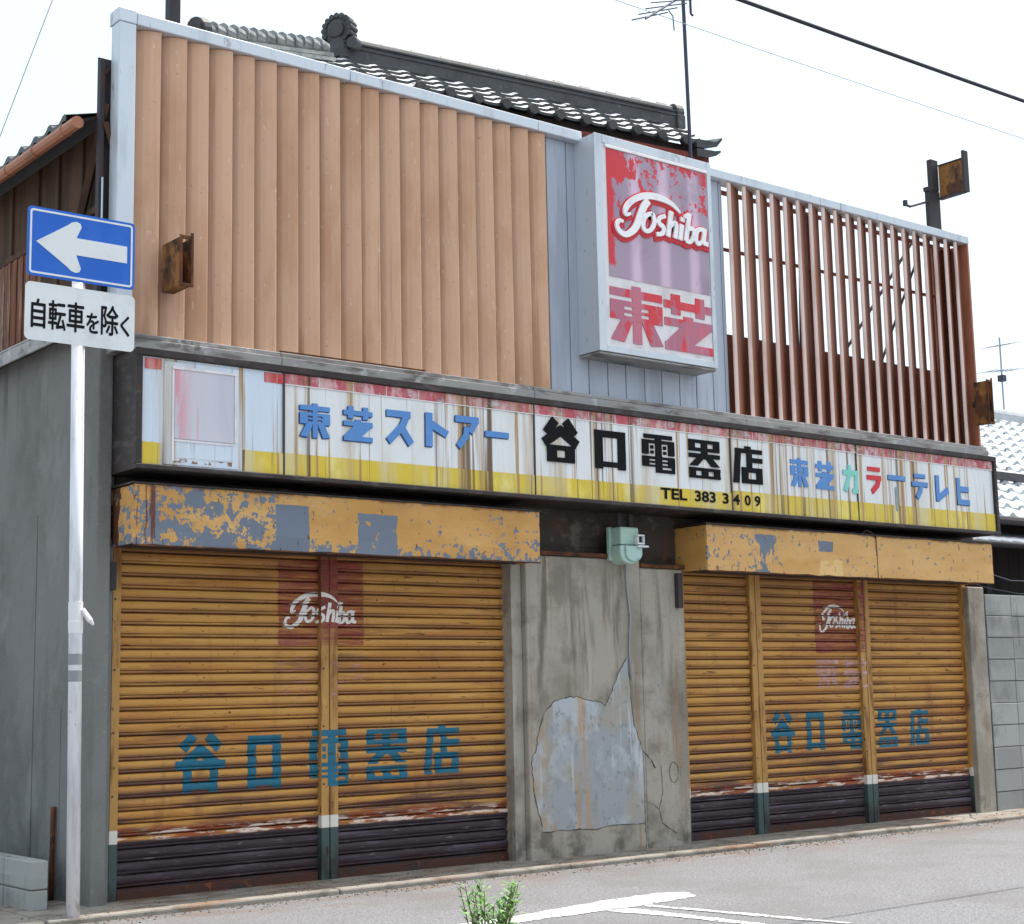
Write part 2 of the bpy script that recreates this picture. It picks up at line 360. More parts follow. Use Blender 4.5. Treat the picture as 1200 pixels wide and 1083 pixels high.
mt_redsq = M('faded_red_paint', srgb(146, 50, 56), [Ly(srgb(172, 92, 98), (4, 4, 20), .5, .65, .7, 5), Ly(srgb(180, 110, 106), (2, 2, 3), .4, .6, .8, 5, rng=(('Z', 1.62, 1.45),))],
               rough=.6, alpha=((3, 6, 40), .28, .85, .12))
mt_pinkch = M('faded_pink_paint', srgb(206, 150, 146), rough=.7, alpha=((7, 6, 50), .46, .85, .0))
mt_pinkch2 = M('pale_pink_paint', srgb(206, 160, 158), rough=.7, alpha=((7, 6, 50), .3, .7, .05))
mt_script_p = M('painted_script', srgb(222, 214, 208), rough=.6, alpha=((16, 6, 60), .26, .42, .1))
def awn(name, lay): return M(name, srgb(200, 150, 84), [
    Ly(srgb(184, 134, 70), (2.2, 2.2, 3), .42, .62, .7, 5), Ly(srgb(214, 172, 112), (1.4, 1.4, 2.6), .54, .7, .6, 4)] + lay + [
    Ly(srgb(88, 52, 32), (26, 26, 9), .66, .70, .9, 4), Ly(srgb(110, 70, 44), (6, 6, 9), .44, .54, .8, 6, rng=(('Z', 2.36, 2.385),), warp=.03)],
    rough=.55, bump=((16, 16, 16), .35, .006), spec=.35)
blu = srgb(108, 117, 131)
mt_awn1 = awn('peeling_yellow_a', [
    Ly(blu, (8, 8, 8), .535, .543, 1, 8, rng=(('X', 1.3, .5), ('Y', -.37, -.395)), hard=.2), Ly(blu, (34, 34, 34), .59, .6, 1, 4, rng=(('X', 1.6, .6),), hard=.1),
    Ly(blu, (15, 15, 15), .545, .555, 1, 6, rng=(('X', 1.5, .5),), hard=.18),
    Ly(blu, (19, 19, 19), .605, .613, 1, 5, rng=(('X', 1.3, 2.4),), hard=.1), Ly(blu, (18, 18, 18), .47, .48, 1, 5, rng=(('Z', 2.20, 2.03),), hard=.26),
    Ly(blu, (24, 24, 24), .25, .26, 1, 5, rng=(('X', .80, .83), ('X', 1.072, 1.05), ('Z', 2.332, 2.315)), hard=1), Ly(blu, (14, 14, 14), .39, .40, 1, 5, rng=(('X', 1.38, 1.42), ('X', 1.74, 1.70), ('Z', 2.32, 2.29)), hard=1),
    Ly(srgb(98, 48, 28), (30, 30, 1.5), .54, .6, .9, 4, rng=(('X', .14, .1),)), Ly(srgb(74, 42, 30), (4, 4, 2.2), .54, .56, .95, 5, rng=(('Y', -.38, -.36),))])
mt_awn2 = awn('peeling_yellow_b', [
    Ly(srgb(216, 170, 110), (1.2, 1.2, 3), .3, .5, .6, 3, rng=(('Y', -.37, -.39),)),
    Ly(blu, (15, 15, 15), .575, .585, 1, 6, rng=(('X', 6.4, 4.6), ('Y', -.36, -.39)), hard=.2), Ly(blu, (11, 11, 5), .46, .47, 1, 6, rng=(('X', 4.94, 5.0), ('X', 5.38, 5.3), ('Z', 2.36, 2.33)), hard=.6),
    Ly(blu, (26, 26, 26), .34, .35, 1, 5, rng=(('X', 5.745, 5.77), ('X', 5.96, 5.935), ('Z', 2.215, 2.235), ('Z', 2.332, 2.31)), hard=1),
    Ly(blu, (21, 21, 21), .64, .648, 1, 5), Ly(srgb(222, 184, 122), (5, 5, 5), .4, .42, .8, 5, rng=(('X', 5.65, 5.8), ('X', 6.15, 6.0), ('Z', 2.22, 2.15)), hard=.4)])
mt_under = M('dark_sheet', srgb(44, 36, 34), [Ly(srgb(72, 50, 44), (6, 6, 6), .5, .7, .7, 5)], rough=.8)  # dark brown sheet with reddish mottling
mt_tan = M('tan_vinyl', srgb(205, 164, 137), [
    Ly(srgb(150, 108, 80), (16, 16, .35), .585, .70, .6, 5), Ly(srgb(120, 84, 62), (60, 60, 30), .68, .72, .6, 3),
    Ly(srgb(184, 138, 106), (2, 2, .8), .42, .66, .7, 5), Ly(srgb(210, 178, 150), (9, 9, .9), .54, .72, .5, 5), Ly(srgb(220, 198, 182), (40, 40, 12), .66, .7, .5, 3),
    Ly(srgb(156, 116, 86), (7, 7, 1.1), .56, .72, .5, 5, rng=(('Z', 4.2, 3.3),))], rough=.75, bump=((50, 50, 50), .15, .002), rand=True, spec=.25, tint=.07)
mt_brown = M('brown_slat', srgb(164, 108, 86), [Ly(srgb(138, 86, 66), (6, 6, .8), .44, .64, .7, 5), Ly(srgb(148, 102, 84), (9, 9, 1.2), .58, .72, .5, 5)], rough=.6, rand=True, spec=.3, tint=.12)
mt_lip = M('slat_edge', srgb(212, 188, 180), [Ly(srgb(168, 136, 120), (9, 9, 1.4), .5, .68, .7, 5)], rough=.42, rand=True, spec=.5)
mt_alu = M('weathered_aluminium', srgb(200, 205, 212), [Ly(srgb(160, 165, 170), (5, 5, 1.2), .5, .7, .6, 5), Ly(srgb(196, 202, 212), (3, 3, .8), .55, .7, .5, 4),
    Ly(srgb(112, 110, 106), (18, 18, 6), .62, .7, .6, 5)], rough=.42, metal=.25, spec=.5)
mt_rib = M('ribbed_steel', srgb(174, 180, 192), [Ly(srgb(146, 152, 164), (5, 5, .5), .46, .66, .7, 5), Ly(srgb(176, 184, 200), (3, 3, .5), .55, .72, .5, 4),
    Ly(srgb(126, 112, 104), (18, 18, 1), .62, .74, .5, 5)], rough=.5, metal=.15, spec=.45)
mt_flash = M('grey_flashing', srgb(152, 148, 146), [Ly(srgb(92, 82, 78), (3, 9, 14), .48, .66, .8, 6), Ly(srgb(196, 194, 194), (9, 9, 9), .56, .7, .6, 5)], rough=.5, metal=.2)
mt_fr = M('dark_sign_frame', srgb(46, 38, 37), [Ly(srgb(82, 74, 72), (7, 7, 20), .5, .66, .7, 6), Ly(srgb(36, 26, 24), (5, 5, 5), .5, .68, .8, 6), Ly(srgb(84, 40, 28), (12, 12, 12), .6, .7, .7, 5)], rough=.6)
def STREAK(a=1):
    L = [Ly(srgb(200, 196, 186), (6, 6, 1.2), .46, .68, .6*a, 5), Ly(srgb(178, 150, 110), (8, 8, .35), .52, .68, .8*a, 4), Ly(srgb(112, 82, 52), (15, 15, .25), .605, .69, .9*a, 4)]
    for x0_, x1_ in ((.86, 1.12), (1.9, 2.55), (3.2, 3.85), (5.1, 5.75), (5.75, 6.4), (6.5, 7.1), (7.45, 7.8)):   # runs of rust below the fixings
        L.append(Ly(srgb(168, 132, 86), (13, 13, .3), .46, .58, .95*a, 4, rng=(('X', x0_, x0_+.12), ('X', x1_, x1_-.12)), hard=.12))
        L.append(Ly(srgb(92, 66, 44), (24, 24, .25), .535, .61, .95*a, 3, rng=(('X', x0_, x0_+.12), ('X', x1_, x1_-.12)), hard=.12))
    return L
mt_white = M('sign_acrylic', srgb(222, 222, 223), STREAK(.82), rough=.35, bump=((7, 7, .4), .25, .02), spec=.45)
mt_white1 = M('sign_acrylic_clean', srgb(204, 214, 228), STREAK(.6), rough=.35, bump=((7, 7, .4), .2, .02), spec=.45)
mt_yel = M('yellow_stripe', srgb(212, 184, 56), [Ly(srgb(238, 218, 120), (5, 5, 2), .52, .68, .7, 5)] + STREAK(.8), rough=.4, spec=.4)
mt_red = M('red_stripe', srgb(196, 36, 56), [Ly(srgb(212, 96, 104), (7, 7, 6), .45, .65, .7, 5)] + STREAK(.7), rough=.4)
mt_redf = M('faded_red_stripe', srgb(186, 78, 92), [Ly(srgb(216, 180, 180), (11, 11, 6), .46, .62, .8, 6)] + STREAK(.8), rough=.45, alpha=((10, 10, 14), .34, .5, .25))
mt_seam = M('seam', srgb(74, 64, 58), rough=.8)
mt_bluel = M('blue_letter', srgb(82, 132, 194), [Ly(srgb(104, 152, 204), (6, 6, 3), .5, .7, .6, 4)] + [Ly(srgb(120, 120, 110), (13, 13, .55), .6, .72, .5, 4)], rough=.4)
mt_edge = M('letter_edge', srgb(40, 62, 104), rough=.6)
mt_blackl = M('black_letter', srgb(18, 18, 22), [Ly(srgb(38, 34, 32), (9, 9, 2), .55, .7, .6, 5)], rough=.75, spec=.15)
mt_greenl = M('green_letter', srgb(128, 200, 190), [Ly(srgb(160, 190, 176), (13, 13, .6), .55, .7, .6, 4)], rough=.45)
mt_redl = M('red_letter', srgb(204, 36, 48), rough=.4)
mt_boxface = M('faded_acrylic', srgb(164, 142, 160), [
    Ly(srgb(214, 184, 204), None, rng=(('X', 3.80, 3.88), ('X', 3.97, 3.90)), amt=.9), Ly(srgb(214, 184, 204), None, rng=(('X', 4.10, 4.17), ('X', 4.27, 4.20)), amt=.8),
    Ly(srgb(214, 184, 204), None, rng=(('X', 4.42, 4.48), ('X', 4.58, 4.52)), amt=.8), Ly(srgb(138, 118, 140), (3, 3, 2), .46, .68, .6, 5),
    Ly(srgb(204, 38, 50), (6.5, 6.5, 5), .505, .515, 1, 8, rng=(('Z', 4.4, 4.95),), hard=.3), Ly(srgb(204, 38, 50), (22, 22, 18), .54, .56, .9, 6, rng=(('Z', 4.6, 5.05),), hard=.25),
    Ly(srgb(204, 34, 46), None, rng=(('X', 3.69, 3.655), ('Z', 4.22, 4.26)), warp=.12), Ly(srgb(200, 40, 52), (6, 6, 6), .55, .57, 1, 6, rng=(('X', 4.55, 4.62), ('Z', 4.45, 4.55)), warp=.06)],
    rough=.25, spec=.5)
mt_boxlow = M('faded_red_acrylic', srgb(206, 40, 54), [Ly(srgb(172, 104, 124), (3.6, 3.6, 2.4), .5, .53, .9, 6), Ly(srgb(226, 74, 84), (6, 6, 3), .55, .7, .5, 4),
    Ly(srgb(178, 128, 150), (5, 5, .3), .52, .58, .6, 4)], rough=.3, spec=.5)
mt_boxwhite = M('sign_white', srgb(222, 216, 218), [Ly(srgb(196, 184, 186), (5, 5, 3), .48, .66, .7, 5)], rough=.35)
mt_scriptw = M('raised_white', srgb(236, 234, 236), [Ly(srgb(206, 198, 204), (9, 9, 9), .52, .68, .6, 5)], rough=.3)
mt_scriptr = M('script_outline', srgb(196, 28, 40), rough=.35)
mt_rust = M('rusty_steel', srgb(84, 48, 30), [Ly(srgb(126, 76, 36), (9, 9, 6), .48, .64, .8, 6), Ly(srgb(40, 26, 22), (6, 6, 6), .5, .66, .9, 6)], rough=.85, bump=(40, .5, .004))
mt_rusty = M('rust_on_yellow', srgb(146, 98, 50), [Ly(srgb(84, 54, 36), (6, 8, 6), .40, .58, .95, 6), Ly(srgb(48, 36, 32), (7, 9, 7), .5, .64, .95, 6)], rough=.8, bump=(40, .4, .004))
mt_steel = M('dark_steel', srgb(62, 58, 62), [Ly(srgb(96, 58, 40), (9, 9, 4), .55, .7, .7, 5)], rough=.7, metal=.2)
mt_timber = M('old_timber', srgb(80, 56, 40), [Ly(srgb(54, 38, 28), (4, 8, 1), .42, .62, .8, 6), Ly(srgb(108, 82, 60), (14, 20, 1.4), .58, .72, .6, 5)], rough=.9, bump=((30, 30, 4), .4, .006))
mt_corr = M('rusty_sheet', srgb(112, 66, 44), [Ly(srgb(150, 128, 112), (5, 14, 1.2), .48, .62, .8, 6), Ly(srgb(84, 42, 28), (5, 10, 2), .5, .66, .8, 6)], rough=.85)
mt_tile = M('roof_tile', srgb(206, 208, 208), [Ly(srgb(150, 152, 154), (9, 9, 9), .5, .66, .7, 5), Ly(srgb(214, 214, 212), (14, 14, 14), .56, .7, .6, 5)], rough=.42, spec=.5, rand=False)  # base raised so the colour carries the sunlight on the tile tops
mt_ridge = M('ridge_tile', srgb(62, 62, 64), [Ly(srgb(42, 42, 44), (6, 6, 6), .45, .65, .7, 5), Ly(srgb(100, 104, 102), (20, 20, 20), .58, .7, .6, 5)], rough=.5, spec=.45)
mt_tile2 = M('glazed_tile', srgb(176, 180, 184), [Ly(srgb(140, 146, 150), (2, 2, 2), .45, .65, .6, 5)], rough=.3, spec=.5)
mt_gutter = M('copper_gutter', srgb(164, 106, 76), [Ly(srgb(120, 72, 50), (9, 3, 9), .5, .68, .7, 5)], rough=.5)
mt_fascia = M('red_eave_board', srgb(132, 66, 56), [Ly(srgb(96, 50, 42), (6, 6, 12), .5, .66, .7, 5)], rough=.8)
mt_block = M('concrete_block', srgb(160, 160, 158), [Ly(srgb(132, 132, 130), (2.5, 4, 5), .2, .9, .7, 0, kind='cell'), Ly(srgb(116, 116, 114), (2, 2, 2), .45, .66, .7, 6),
    Ly(srgb(166, 166, 166), (40, 40, 40), .55, .7, .5, 3), Ly(srgb(80, 78, 74), (9, 9, .8), .58, .7, .6, 5)], rough=.95, bump=(80, .6, .005), spec=.2)
mt_mortar = M('mortar', srgb(96, 95, 93), rough=1)
mt_pole = M('white_pole', srgb(226, 226, 232), [Ly(srgb(176, 174, 182), (9, 9, 1.4), .5, .68, .6, 5), Ly(srgb(130, 116, 104), (30, 30, 9), .66, .7, .6, 4), Ly(srgb(120, 98, 84), (20, 20, 9), .5, .64, .7, 5, rng=(('Z', .25, .02),))], rough=.4)
mt_blue = M('sign_blue', srgb(20, 92, 190), [Ly(srgb(38, 104, 192), (5, 5, 5), .5, .7, .5, 4)], rough=.3, spec=.4)
mt_swhite = M('sign_film', srgb(216, 218, 220), [Ly(srgb(194, 196, 198), (7, 7, 7), .5, .7, .5, 5)], rough=.35)
mt_sback = M('sign_back', srgb(140, 142, 146), rough=.5, metal=.4)
mt_tape = M('white_tape', srgb(222, 220, 222), rough=.5)
mt_meter = M('meter_green', srgb(170, 196, 184), [Ly(srgb(140, 168, 156), (14, 14, 8), .5, .68, .6, 5)], rough=.4)
mt_meterg = M('meter_glass', srgb(164, 192, 184), [Ly(srgb(120, 146, 140), (20, 20, 20), .52, .7, .6, 4)], rough=.15, spec=.5)
mt_cable = M('black_cable', srgb(40, 36, 48), rough=.6)
mt_gcable = M('grey_cable', srgb(150, 152, 160), rough=.6)
mt_ant = M('antenna_metal', srgb(66, 64, 78), rough=.5, metal=.4)
mt_leaf = M('leaf', srgb(84, 130, 52), [Ly(srgb(120, 160, 74), (22, 22, 22), .5, .66, .8, 3), Ly(srgb(48, 92, 34), (13, 13, 13), .5, .66, .8, 3)], rough=.5)
mt_stem = M('stem', srgb(96, 88, 50), rough=.8)
mt_dwall = M('dark_boards', srgb(52, 46, 44), [Ly(srgb(34, 30, 30), (7, 7, .8), .45, .65, .8, 5)], rough=.9)
mt_steeldoor = M('pale_sheet', srgb(150, 150, 148), rough=.6)

def jig(pts, a, n=3):
    o = []
    for i in range(len(pts)):
        p0, p1 = pts[i], pts[(i+1) % len(pts)]
        for k in range(n):
            t = k/n; o.append((p0[0]+(p1[0]-p0[0])*t+random.uniform(-a, a), p0[1]+(p1[1]-p0[1])*t+random.uniform(-a, a)))
    return o
# ================================================================== GROUND
def sheet(name, mat, x0, x1, y0, y1, z):
    return struct(MB().face([(x0, y0, z), (x1, y0, z), (x1, y1, z), (x0, y1, z)]).build(name, mat))
sheet('road', mt_asphalt, -400, 400, -400, 400, 0)
ap = MB(); X = -6.0
while X < 14:                              # worn kerb edge of the shop apron, in slightly uneven slabs
    x1 = min(X+1.8, 14); dy = random.uniform(-.012, .012); h = .03+random.uniform(0, .006)
    ap.box(X+.004, x1-.004, -.50+dy, .3, -.05, h); X = x1
struct(ap.build('pavement', mt_apron, bev=.012))
def paint(poly, z=.004): return struct(MB().face([(x, y, z) for x, y in jig(poly, .011, 14)]).build('road_marking', mt_paint))
paint([(.2, -2.06), (.2, -2.2), (1.2, -2.19), (1.75, -2.18), (2.15, -2.17), (2.56, -2.12), (2.64, -1.95), (2.5, -1.86), (2.05, -1.88), (1.28, -2.01)])
paint([(1.80, -2.20), (1.96, -2.20), (2.0, -2.6), (2.03, -3.2), (1.98, -3.2), (1.9, -2.65)])
paint([(2.06, -2.19), (2.12, -2.18), (2.36, -3.4), (2.30, -3.4)])

gr = MB(); rg_ = random.Random(11)
for i in range(1500):
    x = rg_.uniform(-1.5, 9.5); y = -.505-abs(rg_.gauss(0, .09)) if i % 4 else rg_.uniform(-.48, -.03)
    z = 0 if y < -.5 else .033
    if (y > -.2 and (x < -.0 or 2.9 < x < 4.55 or x > 8.1)): continue
    a = rg_.uniform(0, 6.3); q = rg_.uniform(.003, .009); c_, s_ = math.cos(a)*q, math.sin(a)*q
    gr.hexa([(x-c_, y-s_, z-.001), (x-c_*.6, y-s_*.6, z+q*.8), (x-s_, y+c_, z-.001), (x-s_*.6, y+c_*.6, z+q*.8), (x+s_, y-c_, z-.001), (x+s_*.6, y-c_*.6, z+q*.8), (x+c_, y+s_, z-.001), (x+c_*.6, y+s_*.6, z+q*.8)])
g_ = gr.build('gravel', M('grit', srgb(118, 110, 102), [Ly(srgb(84, 76, 70), (9, 9, 9), .45, .6, .8, 3), Ly(srgb(170, 164, 158), (14, 14, 14), .58, .66, .8, 3)], rough=1)); g_['kind'] = 'stuff'; g_['label'] = 'loose grit gathered along the kerb'
# ================================================================== THE SHOP
shop = thing('shop_building', 'closed old electrical shop with yellow roller shutters and a tan louvred false front', 'shop', (4.1, 0, 0))
# --- masonry
wl = MB(); wl.box(-.21, -.12, -.15, 4.2, 0, 3.36)
wl.build('side_wall', mt_grey, shop, bev=.01)
MB().box(-.2145, -.2095, .72, 1.9, .0, 2.31).build('wall_panel', mt_grey, shop); MB().box(-.2135, -.2095, .30, .70, .0, 1.12).build('wall_panel', mt_grey, shop)
pl = MB(); pl.box(-.118, -.058, -.05, .16, 0, 2.5); pl.build('corner_pilaster', mt_grey, shop, bev=.006)
p = MB(); p.box(2.955, 4.045, -.15, .16, 0, 2.118); p.build('pillar', mt_pillar, shop, bev=.012)
p = MB(); p.box(4.05, 4.49, -.142, .16, 0, 2.062); p.build('pillar', mt_pillar, shop, bev=.01)
PT = [(3.113, 1.042), (3.17, 1.09), (3.232, 1.113), (3.33, 1.126), (3.429, 1.124), (3.55, 1.095), (3.62, 1.085), (3.66, 1.062), (3.69, 1.10), (3.73, 1.17), (3.776, 1.252), (3.83, 1.34), (3.891, 1.405), (3.897, 1.3),
      (3.909, 1.22), (3.918, 1.05), (3.935, .914), (3.97, .83), (4.012, .728), (4.02, .5), (4.012, .214), (3.8, .222), (3.557, .206), (3.3, .213), (3.055, .219), (3.04, .3), (3.0, .422), (2.985, .55), (2.972, .62), (2.978, .711), (3.02, .79), (3.035, .881), (3.07, .97)]
PJ = jig(PT, .006)
MB().prism(PJ, -.1535, -.149).build('plaster_patch', mt_patch, shop)
ck = MB()
for q in ribbon(PJ+[PJ[0]], [random.uniform(.0015, .006) for _ in range(len(PJ)+1)]): ck.prism(q, -.1550, -.1534)
for line in ([(4.02, .73), (4.1, .66), (4.14, .6)], [(4.02, .22), (4.03, .1), (4.02, .02)], [(3.05, .6), (2.99, .66)], [(4.2, .62), (4.21, .42), (4.17, .3), (4.2, .2), (4.34, .12)], [(4.06, .36), (4.12, .34), (4.17, .3)]):
    yy = -.152 if line[0][0] < 4.03 and line[0][0] > 3.5 and line[0][1] < .3 else (-.1515 if line[0][0] < 4.04 else -.1435)
    lk = MB()
    for q in ribbon(jig(line, .004, 4)[:-4]+[line[-1]], .005): lk.prism(q, yy, yy+.006)
    lk.build('wall_crack', mt_crack, shop)
circ = [(4.33+.045*math.cos(t*.5236), .56+.075*math.sin(t*.5236)) for t in range(13)]
ck.build('patch_edge', mt_crack, shop); ck = MB()
for q in ribbon(circ, .005): ck.prism(q, -.1438, -.138)
ck.build('wall_crack', mt_crack, shop)
p = MB(); p.box(-.055, 8.3, -.06, .16, 2.20, 3.2); p.box(2.9, 4.56, -.058, .16, 2.066, 2.199); p.build('lintel', mt_lintel, shop)
p = MB(); p.box(2.96, 4.045, -.165, -.06, 2.12, 2.15); p.box(4.05, 4.5, -.160, -.06, 2.064, 2.092); p.build('lintel_strip', mt_rust, shop, bev=.004)
p = MB(); p.box(8.12, 8.36, -.10, .16, 0, 2.03); p.build('corner_pilaster', mt_pillar, shop, bev=.01)
p = MB(); p.box(8.2, 8.3, .16, 4.2, 0, 3.2); p.box(-.12, 8.2, 4.1, 4.2, 0, 3.3); p.build('rear_wall', mt_grey, shop)
p = MB(); p.box(-.12, 8.2, .2, 4.1, 3.2, 3.28); p.build('flat_roof', mt_flash, shop)
MB().box(2.86, 2.95, -.10, .16, 0, 2.2).build('reveal', mt_pillar, shop); MB().box(4.495, 4.53, -.10, .16, 0, 2.06).build('reveal', mt_pillar, shop)
p = MB(); p.box(4.40, 4.45, -.185, -.145, 1.77, 2.03); p.build('wall_bracket', mt_steel, shop, bev=.004)
# --- shutters
PI_, NZ = .0715, 31
PROF = [(0, .030), (.07, .030), (.085, -.002), (.13, -.007), (.26, -.008), (.275, .006), (.32, .006), (.335, -.007), (.5, -.012), (.7, -.013), (.9, -.010), (.955, -.005), (.965, .030)]
Z0 = .10
def prof_list():
    z = [(0.02, -.004), (.095, -.004), (.0985, .028)]
    for k in range(NZ-1):
        for t, y in PROF: z.append((Z0+(k+t)*PI_, y))
    return [q for q in z if q[0] < 2.2]
PL = prof_list()
def yprof(zz):
    for (a, ya), (b, yb) in zip(PL, PL[1:]):
        if a <= zz <= b: return ya+(yb-ya)*(zz-a)/max(1e-6, b-a)
    return 0
def bow(x, z):                              # dents and sag shared by the slats and the paint on them
    k = math.floor((z-Z0)/PI_+1e-6)
    return .0022*math.sin(x*2.1+k*1.9)+.0016*math.sin(x*6.3+k*4.1)+.0012*math.sin(k*7.7)+.004*math.sin(x*1.3+z*2.2)
def zlist(x0, x1):
    cols = max(2, int((x1-x0)/.09)); return [x0+(x1-x0)*i/cols for i in range(cols+1)]
def conform(mb, poly, x0, x1, off):
    xs = zlist(x0, x1)
    for xa, xb in zip(xs, xs[1:]):
        p = clipx(poly, xa, xb)
        if len(p) < 3: continue
        for (a, _), (b, _) in zip(PL, PL[1:]):
            q = clipz(p, a, b)
            if len(q) < 3: continue
            ar = abs(sum(q[i][0]*q[(i+1) % len(q)][1]-q[(i+1) % len(q)][0]*q[i][1] for i in range(len(q))))/2
            if ar > 1e-7:
                zc = (a+b)/2
                def yy(x, z):
                    t = (z-a)/max(b-a, 1e-6); ya, yb = yprof_at(a, b)
                    return (ya+bow_lin(x, xa, xb, a))*(1-t)+(yb+bow_lin(x, xa, xb, b))*t
                mb.face([(x, yy(x, z)-off, z) for x, z in q])
def bow_lin(x, xa, xb, z):
    t = (x-xa)/(xb-xa); return bow(xa, z)*(1-t)+bow(xb, z)*t
YD = {}
def yprof_at(a, b): return YD[(a, b)]
def onflat(mb, poly, x0, x1, y):
    p = clipx(poly, x0, x1)
    if len(p) > 2: mb.face([(x, y, z) for x, z in p])
for (a_, ya_), (b_, yb_) in zip(PL, PL[1:]): YD[(a_, b_)] = (ya_, yb_)
SHUT = [(-.002, 1.356), (1.484, 2.862), (4.596, 5.322), (5.452, 6.652), (6.792, 8.105)]
POSTS = [(-.055, -.003), (1.358, 1.482), (2.864, 2.95), (4.53, 4.594), (5.324, 5.450), (6.654, 6.790), (8.107, 8.16)]
art = []                                    # (name, material, polygons, standoff)
art.append(('red_square', mt_redsq, [B(1.064, 1.485, 1.70, 2.03)], .0012))
art += [('painted_character', mt_pinkch, glyph('east', 1.07, 1.36, 1.15, 1.42), .0016), ('painted_character', mt_pinkch, glyph('turf', 1.42, 1.70, 1.15, 1.42), .0016)]
art.append(('painted_script', mt_script_p, sum(script_polys(1.10, 1.64, 1.585, 1.825), []), .0022))
zs = [('valley2', .372, .702, .612, .948), ('mouth', .835, 1.105, .615, .935), ('power', 1.29, 1.577, .605, .955), ('vessel', 1.715, 2.03, .625, .948), ('shop', 2.165, 2.458, .643, .963)]
art += [('painted_letter', mt_teal, glyph(*q), .0018) for q in zs]
art.append(('red_square', mt_redsq, [B(6.12, 1.44, 6.73, 2.03)], .0012))
art += [('painted_character', mt_pinkch2, glyph('east', 6.12, 6.39, 1.15, 1.40), .0016), ('painted_character', mt_pinkch2, glyph('turf', 6.45, 6.72, 1.15, 1.40), .0016)]
art.append(('painted_script', mt_script_p, sum(script_polys(6.17, 6.64, 1.60, 1.845), []), .0022))
zs = [('valley2', 5.545, 5.82, .645, .965), ('mouth', 5.95, 6.20, .655, .958), ('power', 6.405, 6.65, .647, .97), ('vessel', 6.87, 7.12, .645, .96), ('shop', 7.29, 7.555, .65, .965)]
art += [('painted_letter', mt_teal, glyph(*q), .0018) for q in zs]
shlab = ['long roller shutter beside the grey side wall', 'roller shutter beside the pillar', 'narrow roller shutter', 'middle roller shutter of the wide opening', 'roller shutter at the block wall']
for (x0, x1) in SHUT:
    m = MB()
    xs = zlist(x0, x1); cols = len(xs)-1
    base = len(m.v)
    for z, y in PL:
        for x in xs: m.v.append((x, y+bow(x, z), z))
    nx = len(xs)
    for i in range(len(PL)-1):
        for j in range(cols): m.f.append((base+i*nx+j, base+i*nx+j+1, base+(i+1)*nx+j+1, base+(i+1)*nx+j))
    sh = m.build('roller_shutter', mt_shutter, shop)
    MB().box(x0+.01, x1-.01, -.024, -.010, .022, .085).build('bottom_rail', M('bottom_rail', srgb(70, 36, 24), [Ly(srgb(44, 38, 38), (4, 4, 14), .48, .64, .8, 6), Ly(srgb(126, 62, 28), (14, 14, 14), .6, .68, .8, 5)], rough=.7), sh, bev=.004)
    for nm, mt, polys, off in art:
        a = MB()
        for i, q in enumerate(polys): conform(a, q, x0, x1, off+.0001*(i % 9))
        if a.f: a.build(nm, mt, sh)
for (x0, x1) in POSTS:
    m = MB(); yf = -.045
    if x1-x0 > .1:
        c = (x0+x1)/2; m.box(x0, c-.004, yf, .06, .02, 2.2); m.box(c+.004, x1, yf, .06, .02, 2.2); m.box(c-.003, c+.003, yf+.03, .06, .02, 2.2)
    else: m.box(x0, x1, yf, .06, .02, 2.2)
    po = m.build('shutter_post', mt_post, shop, bev=.003)
    sc_ = MB()
    for z in (.62, .98, 1.34, 1.75): sc_.tube([(x0+.016, yf-.004, z), (x0+.016, yf+.004, z)], .006, 8)
    sc_.build('rivet', mt_steel, po)
    for nm, mt, polys, off in art:
        a = MB()
        for i, q in enumerate(polys): onflat(a, q, x0, x1, yf-.001-off*.4-.0001*(i % 9))
        if a.f: a.build(nm, mt, po)
MB().box(-.05, 8.2, .075, .09, 0, 2.2).build('shutter_backing', mt_under, shop)
p = MB(); p.box(-.055, 2.95, -.09, .0, .03, .034); p.box(4.53, 8.16, -.09, .0, .03, .034); p.build('threshold', mt_apron, shop)
MB().box(-.10, -.058, -.10, -.055, 1.80, 1.96).build('gate_hook', mt_steel, shop, bev=.003)
# --- shutter housings (peeling yellow boxes above the shutters)
def housing(x0, x1, mat, dents):
    m = MB(); n = int((x1-x0)/.12); rows = 4; k = len(m.v)
    for j in range(rows+1):
        for i in range(n+1):
            x = x0+(x1-x0)*i/n; z = 2.04+(2.385-2.04)*j/rows
            y = -.40+random.uniform(-.003, .003) + ((.005*math.sin(x*4.3+j)+.004*math.sin(x*9.1+j*2)) if 0 < j < rows else .003*math.sin(x*3))
            if j == 0: z += random.uniform(-.005, .005)
            m.v.append((x, y, z))
    for j in range(rows):
        for i in range(n): m.f.append((k+j*(n+1)+i, k+j*(n+1)+i+1, k+(j+1)*(n+1)+i+1, k+(j+1)*(n+1)+i))
    m.box(x0, x0+.006, -.397, -.0, 2.045, 2.38); m.box(x1-.006, x1, -.397, 0, 2.045, 2.38)
    h = m.build('shutter_housing', mat, shop)
    MB().box(x0-.012, x1+.012, -.412, -.02, 2.386, 2.398).build('housing_lid', mt_fr, h, bev=.003)
    MB().box(x0+.01, x1-.01, -.392, -.05, 2.052, 2.058).build('housing_soffit', mt_under, h)
    e = MB(); e.tube([(x0, -.400, 2.036), (x1, -.400, 2.036)], .005, 6); e.build('housing_hem', mt_rust, h)
    return h
housing(-.10, 2.885, mt_awn1, 1)
h = housing(4.505, 8.085, mt_awn2, 1)
e = MB(); e.tube([(6.482, -.403, 2.39), (6.484, -.405, 2.2), (6.486, -.403, 2.04)], .004, 6); e.tube([(6.30, -.405, 2.40), (6.35, -.42, 2.425), (6.42, -.41, 2.41), (6.478, -.404, 2.37)], .005, 6); e.build('housing_joint', mt_fr, h)
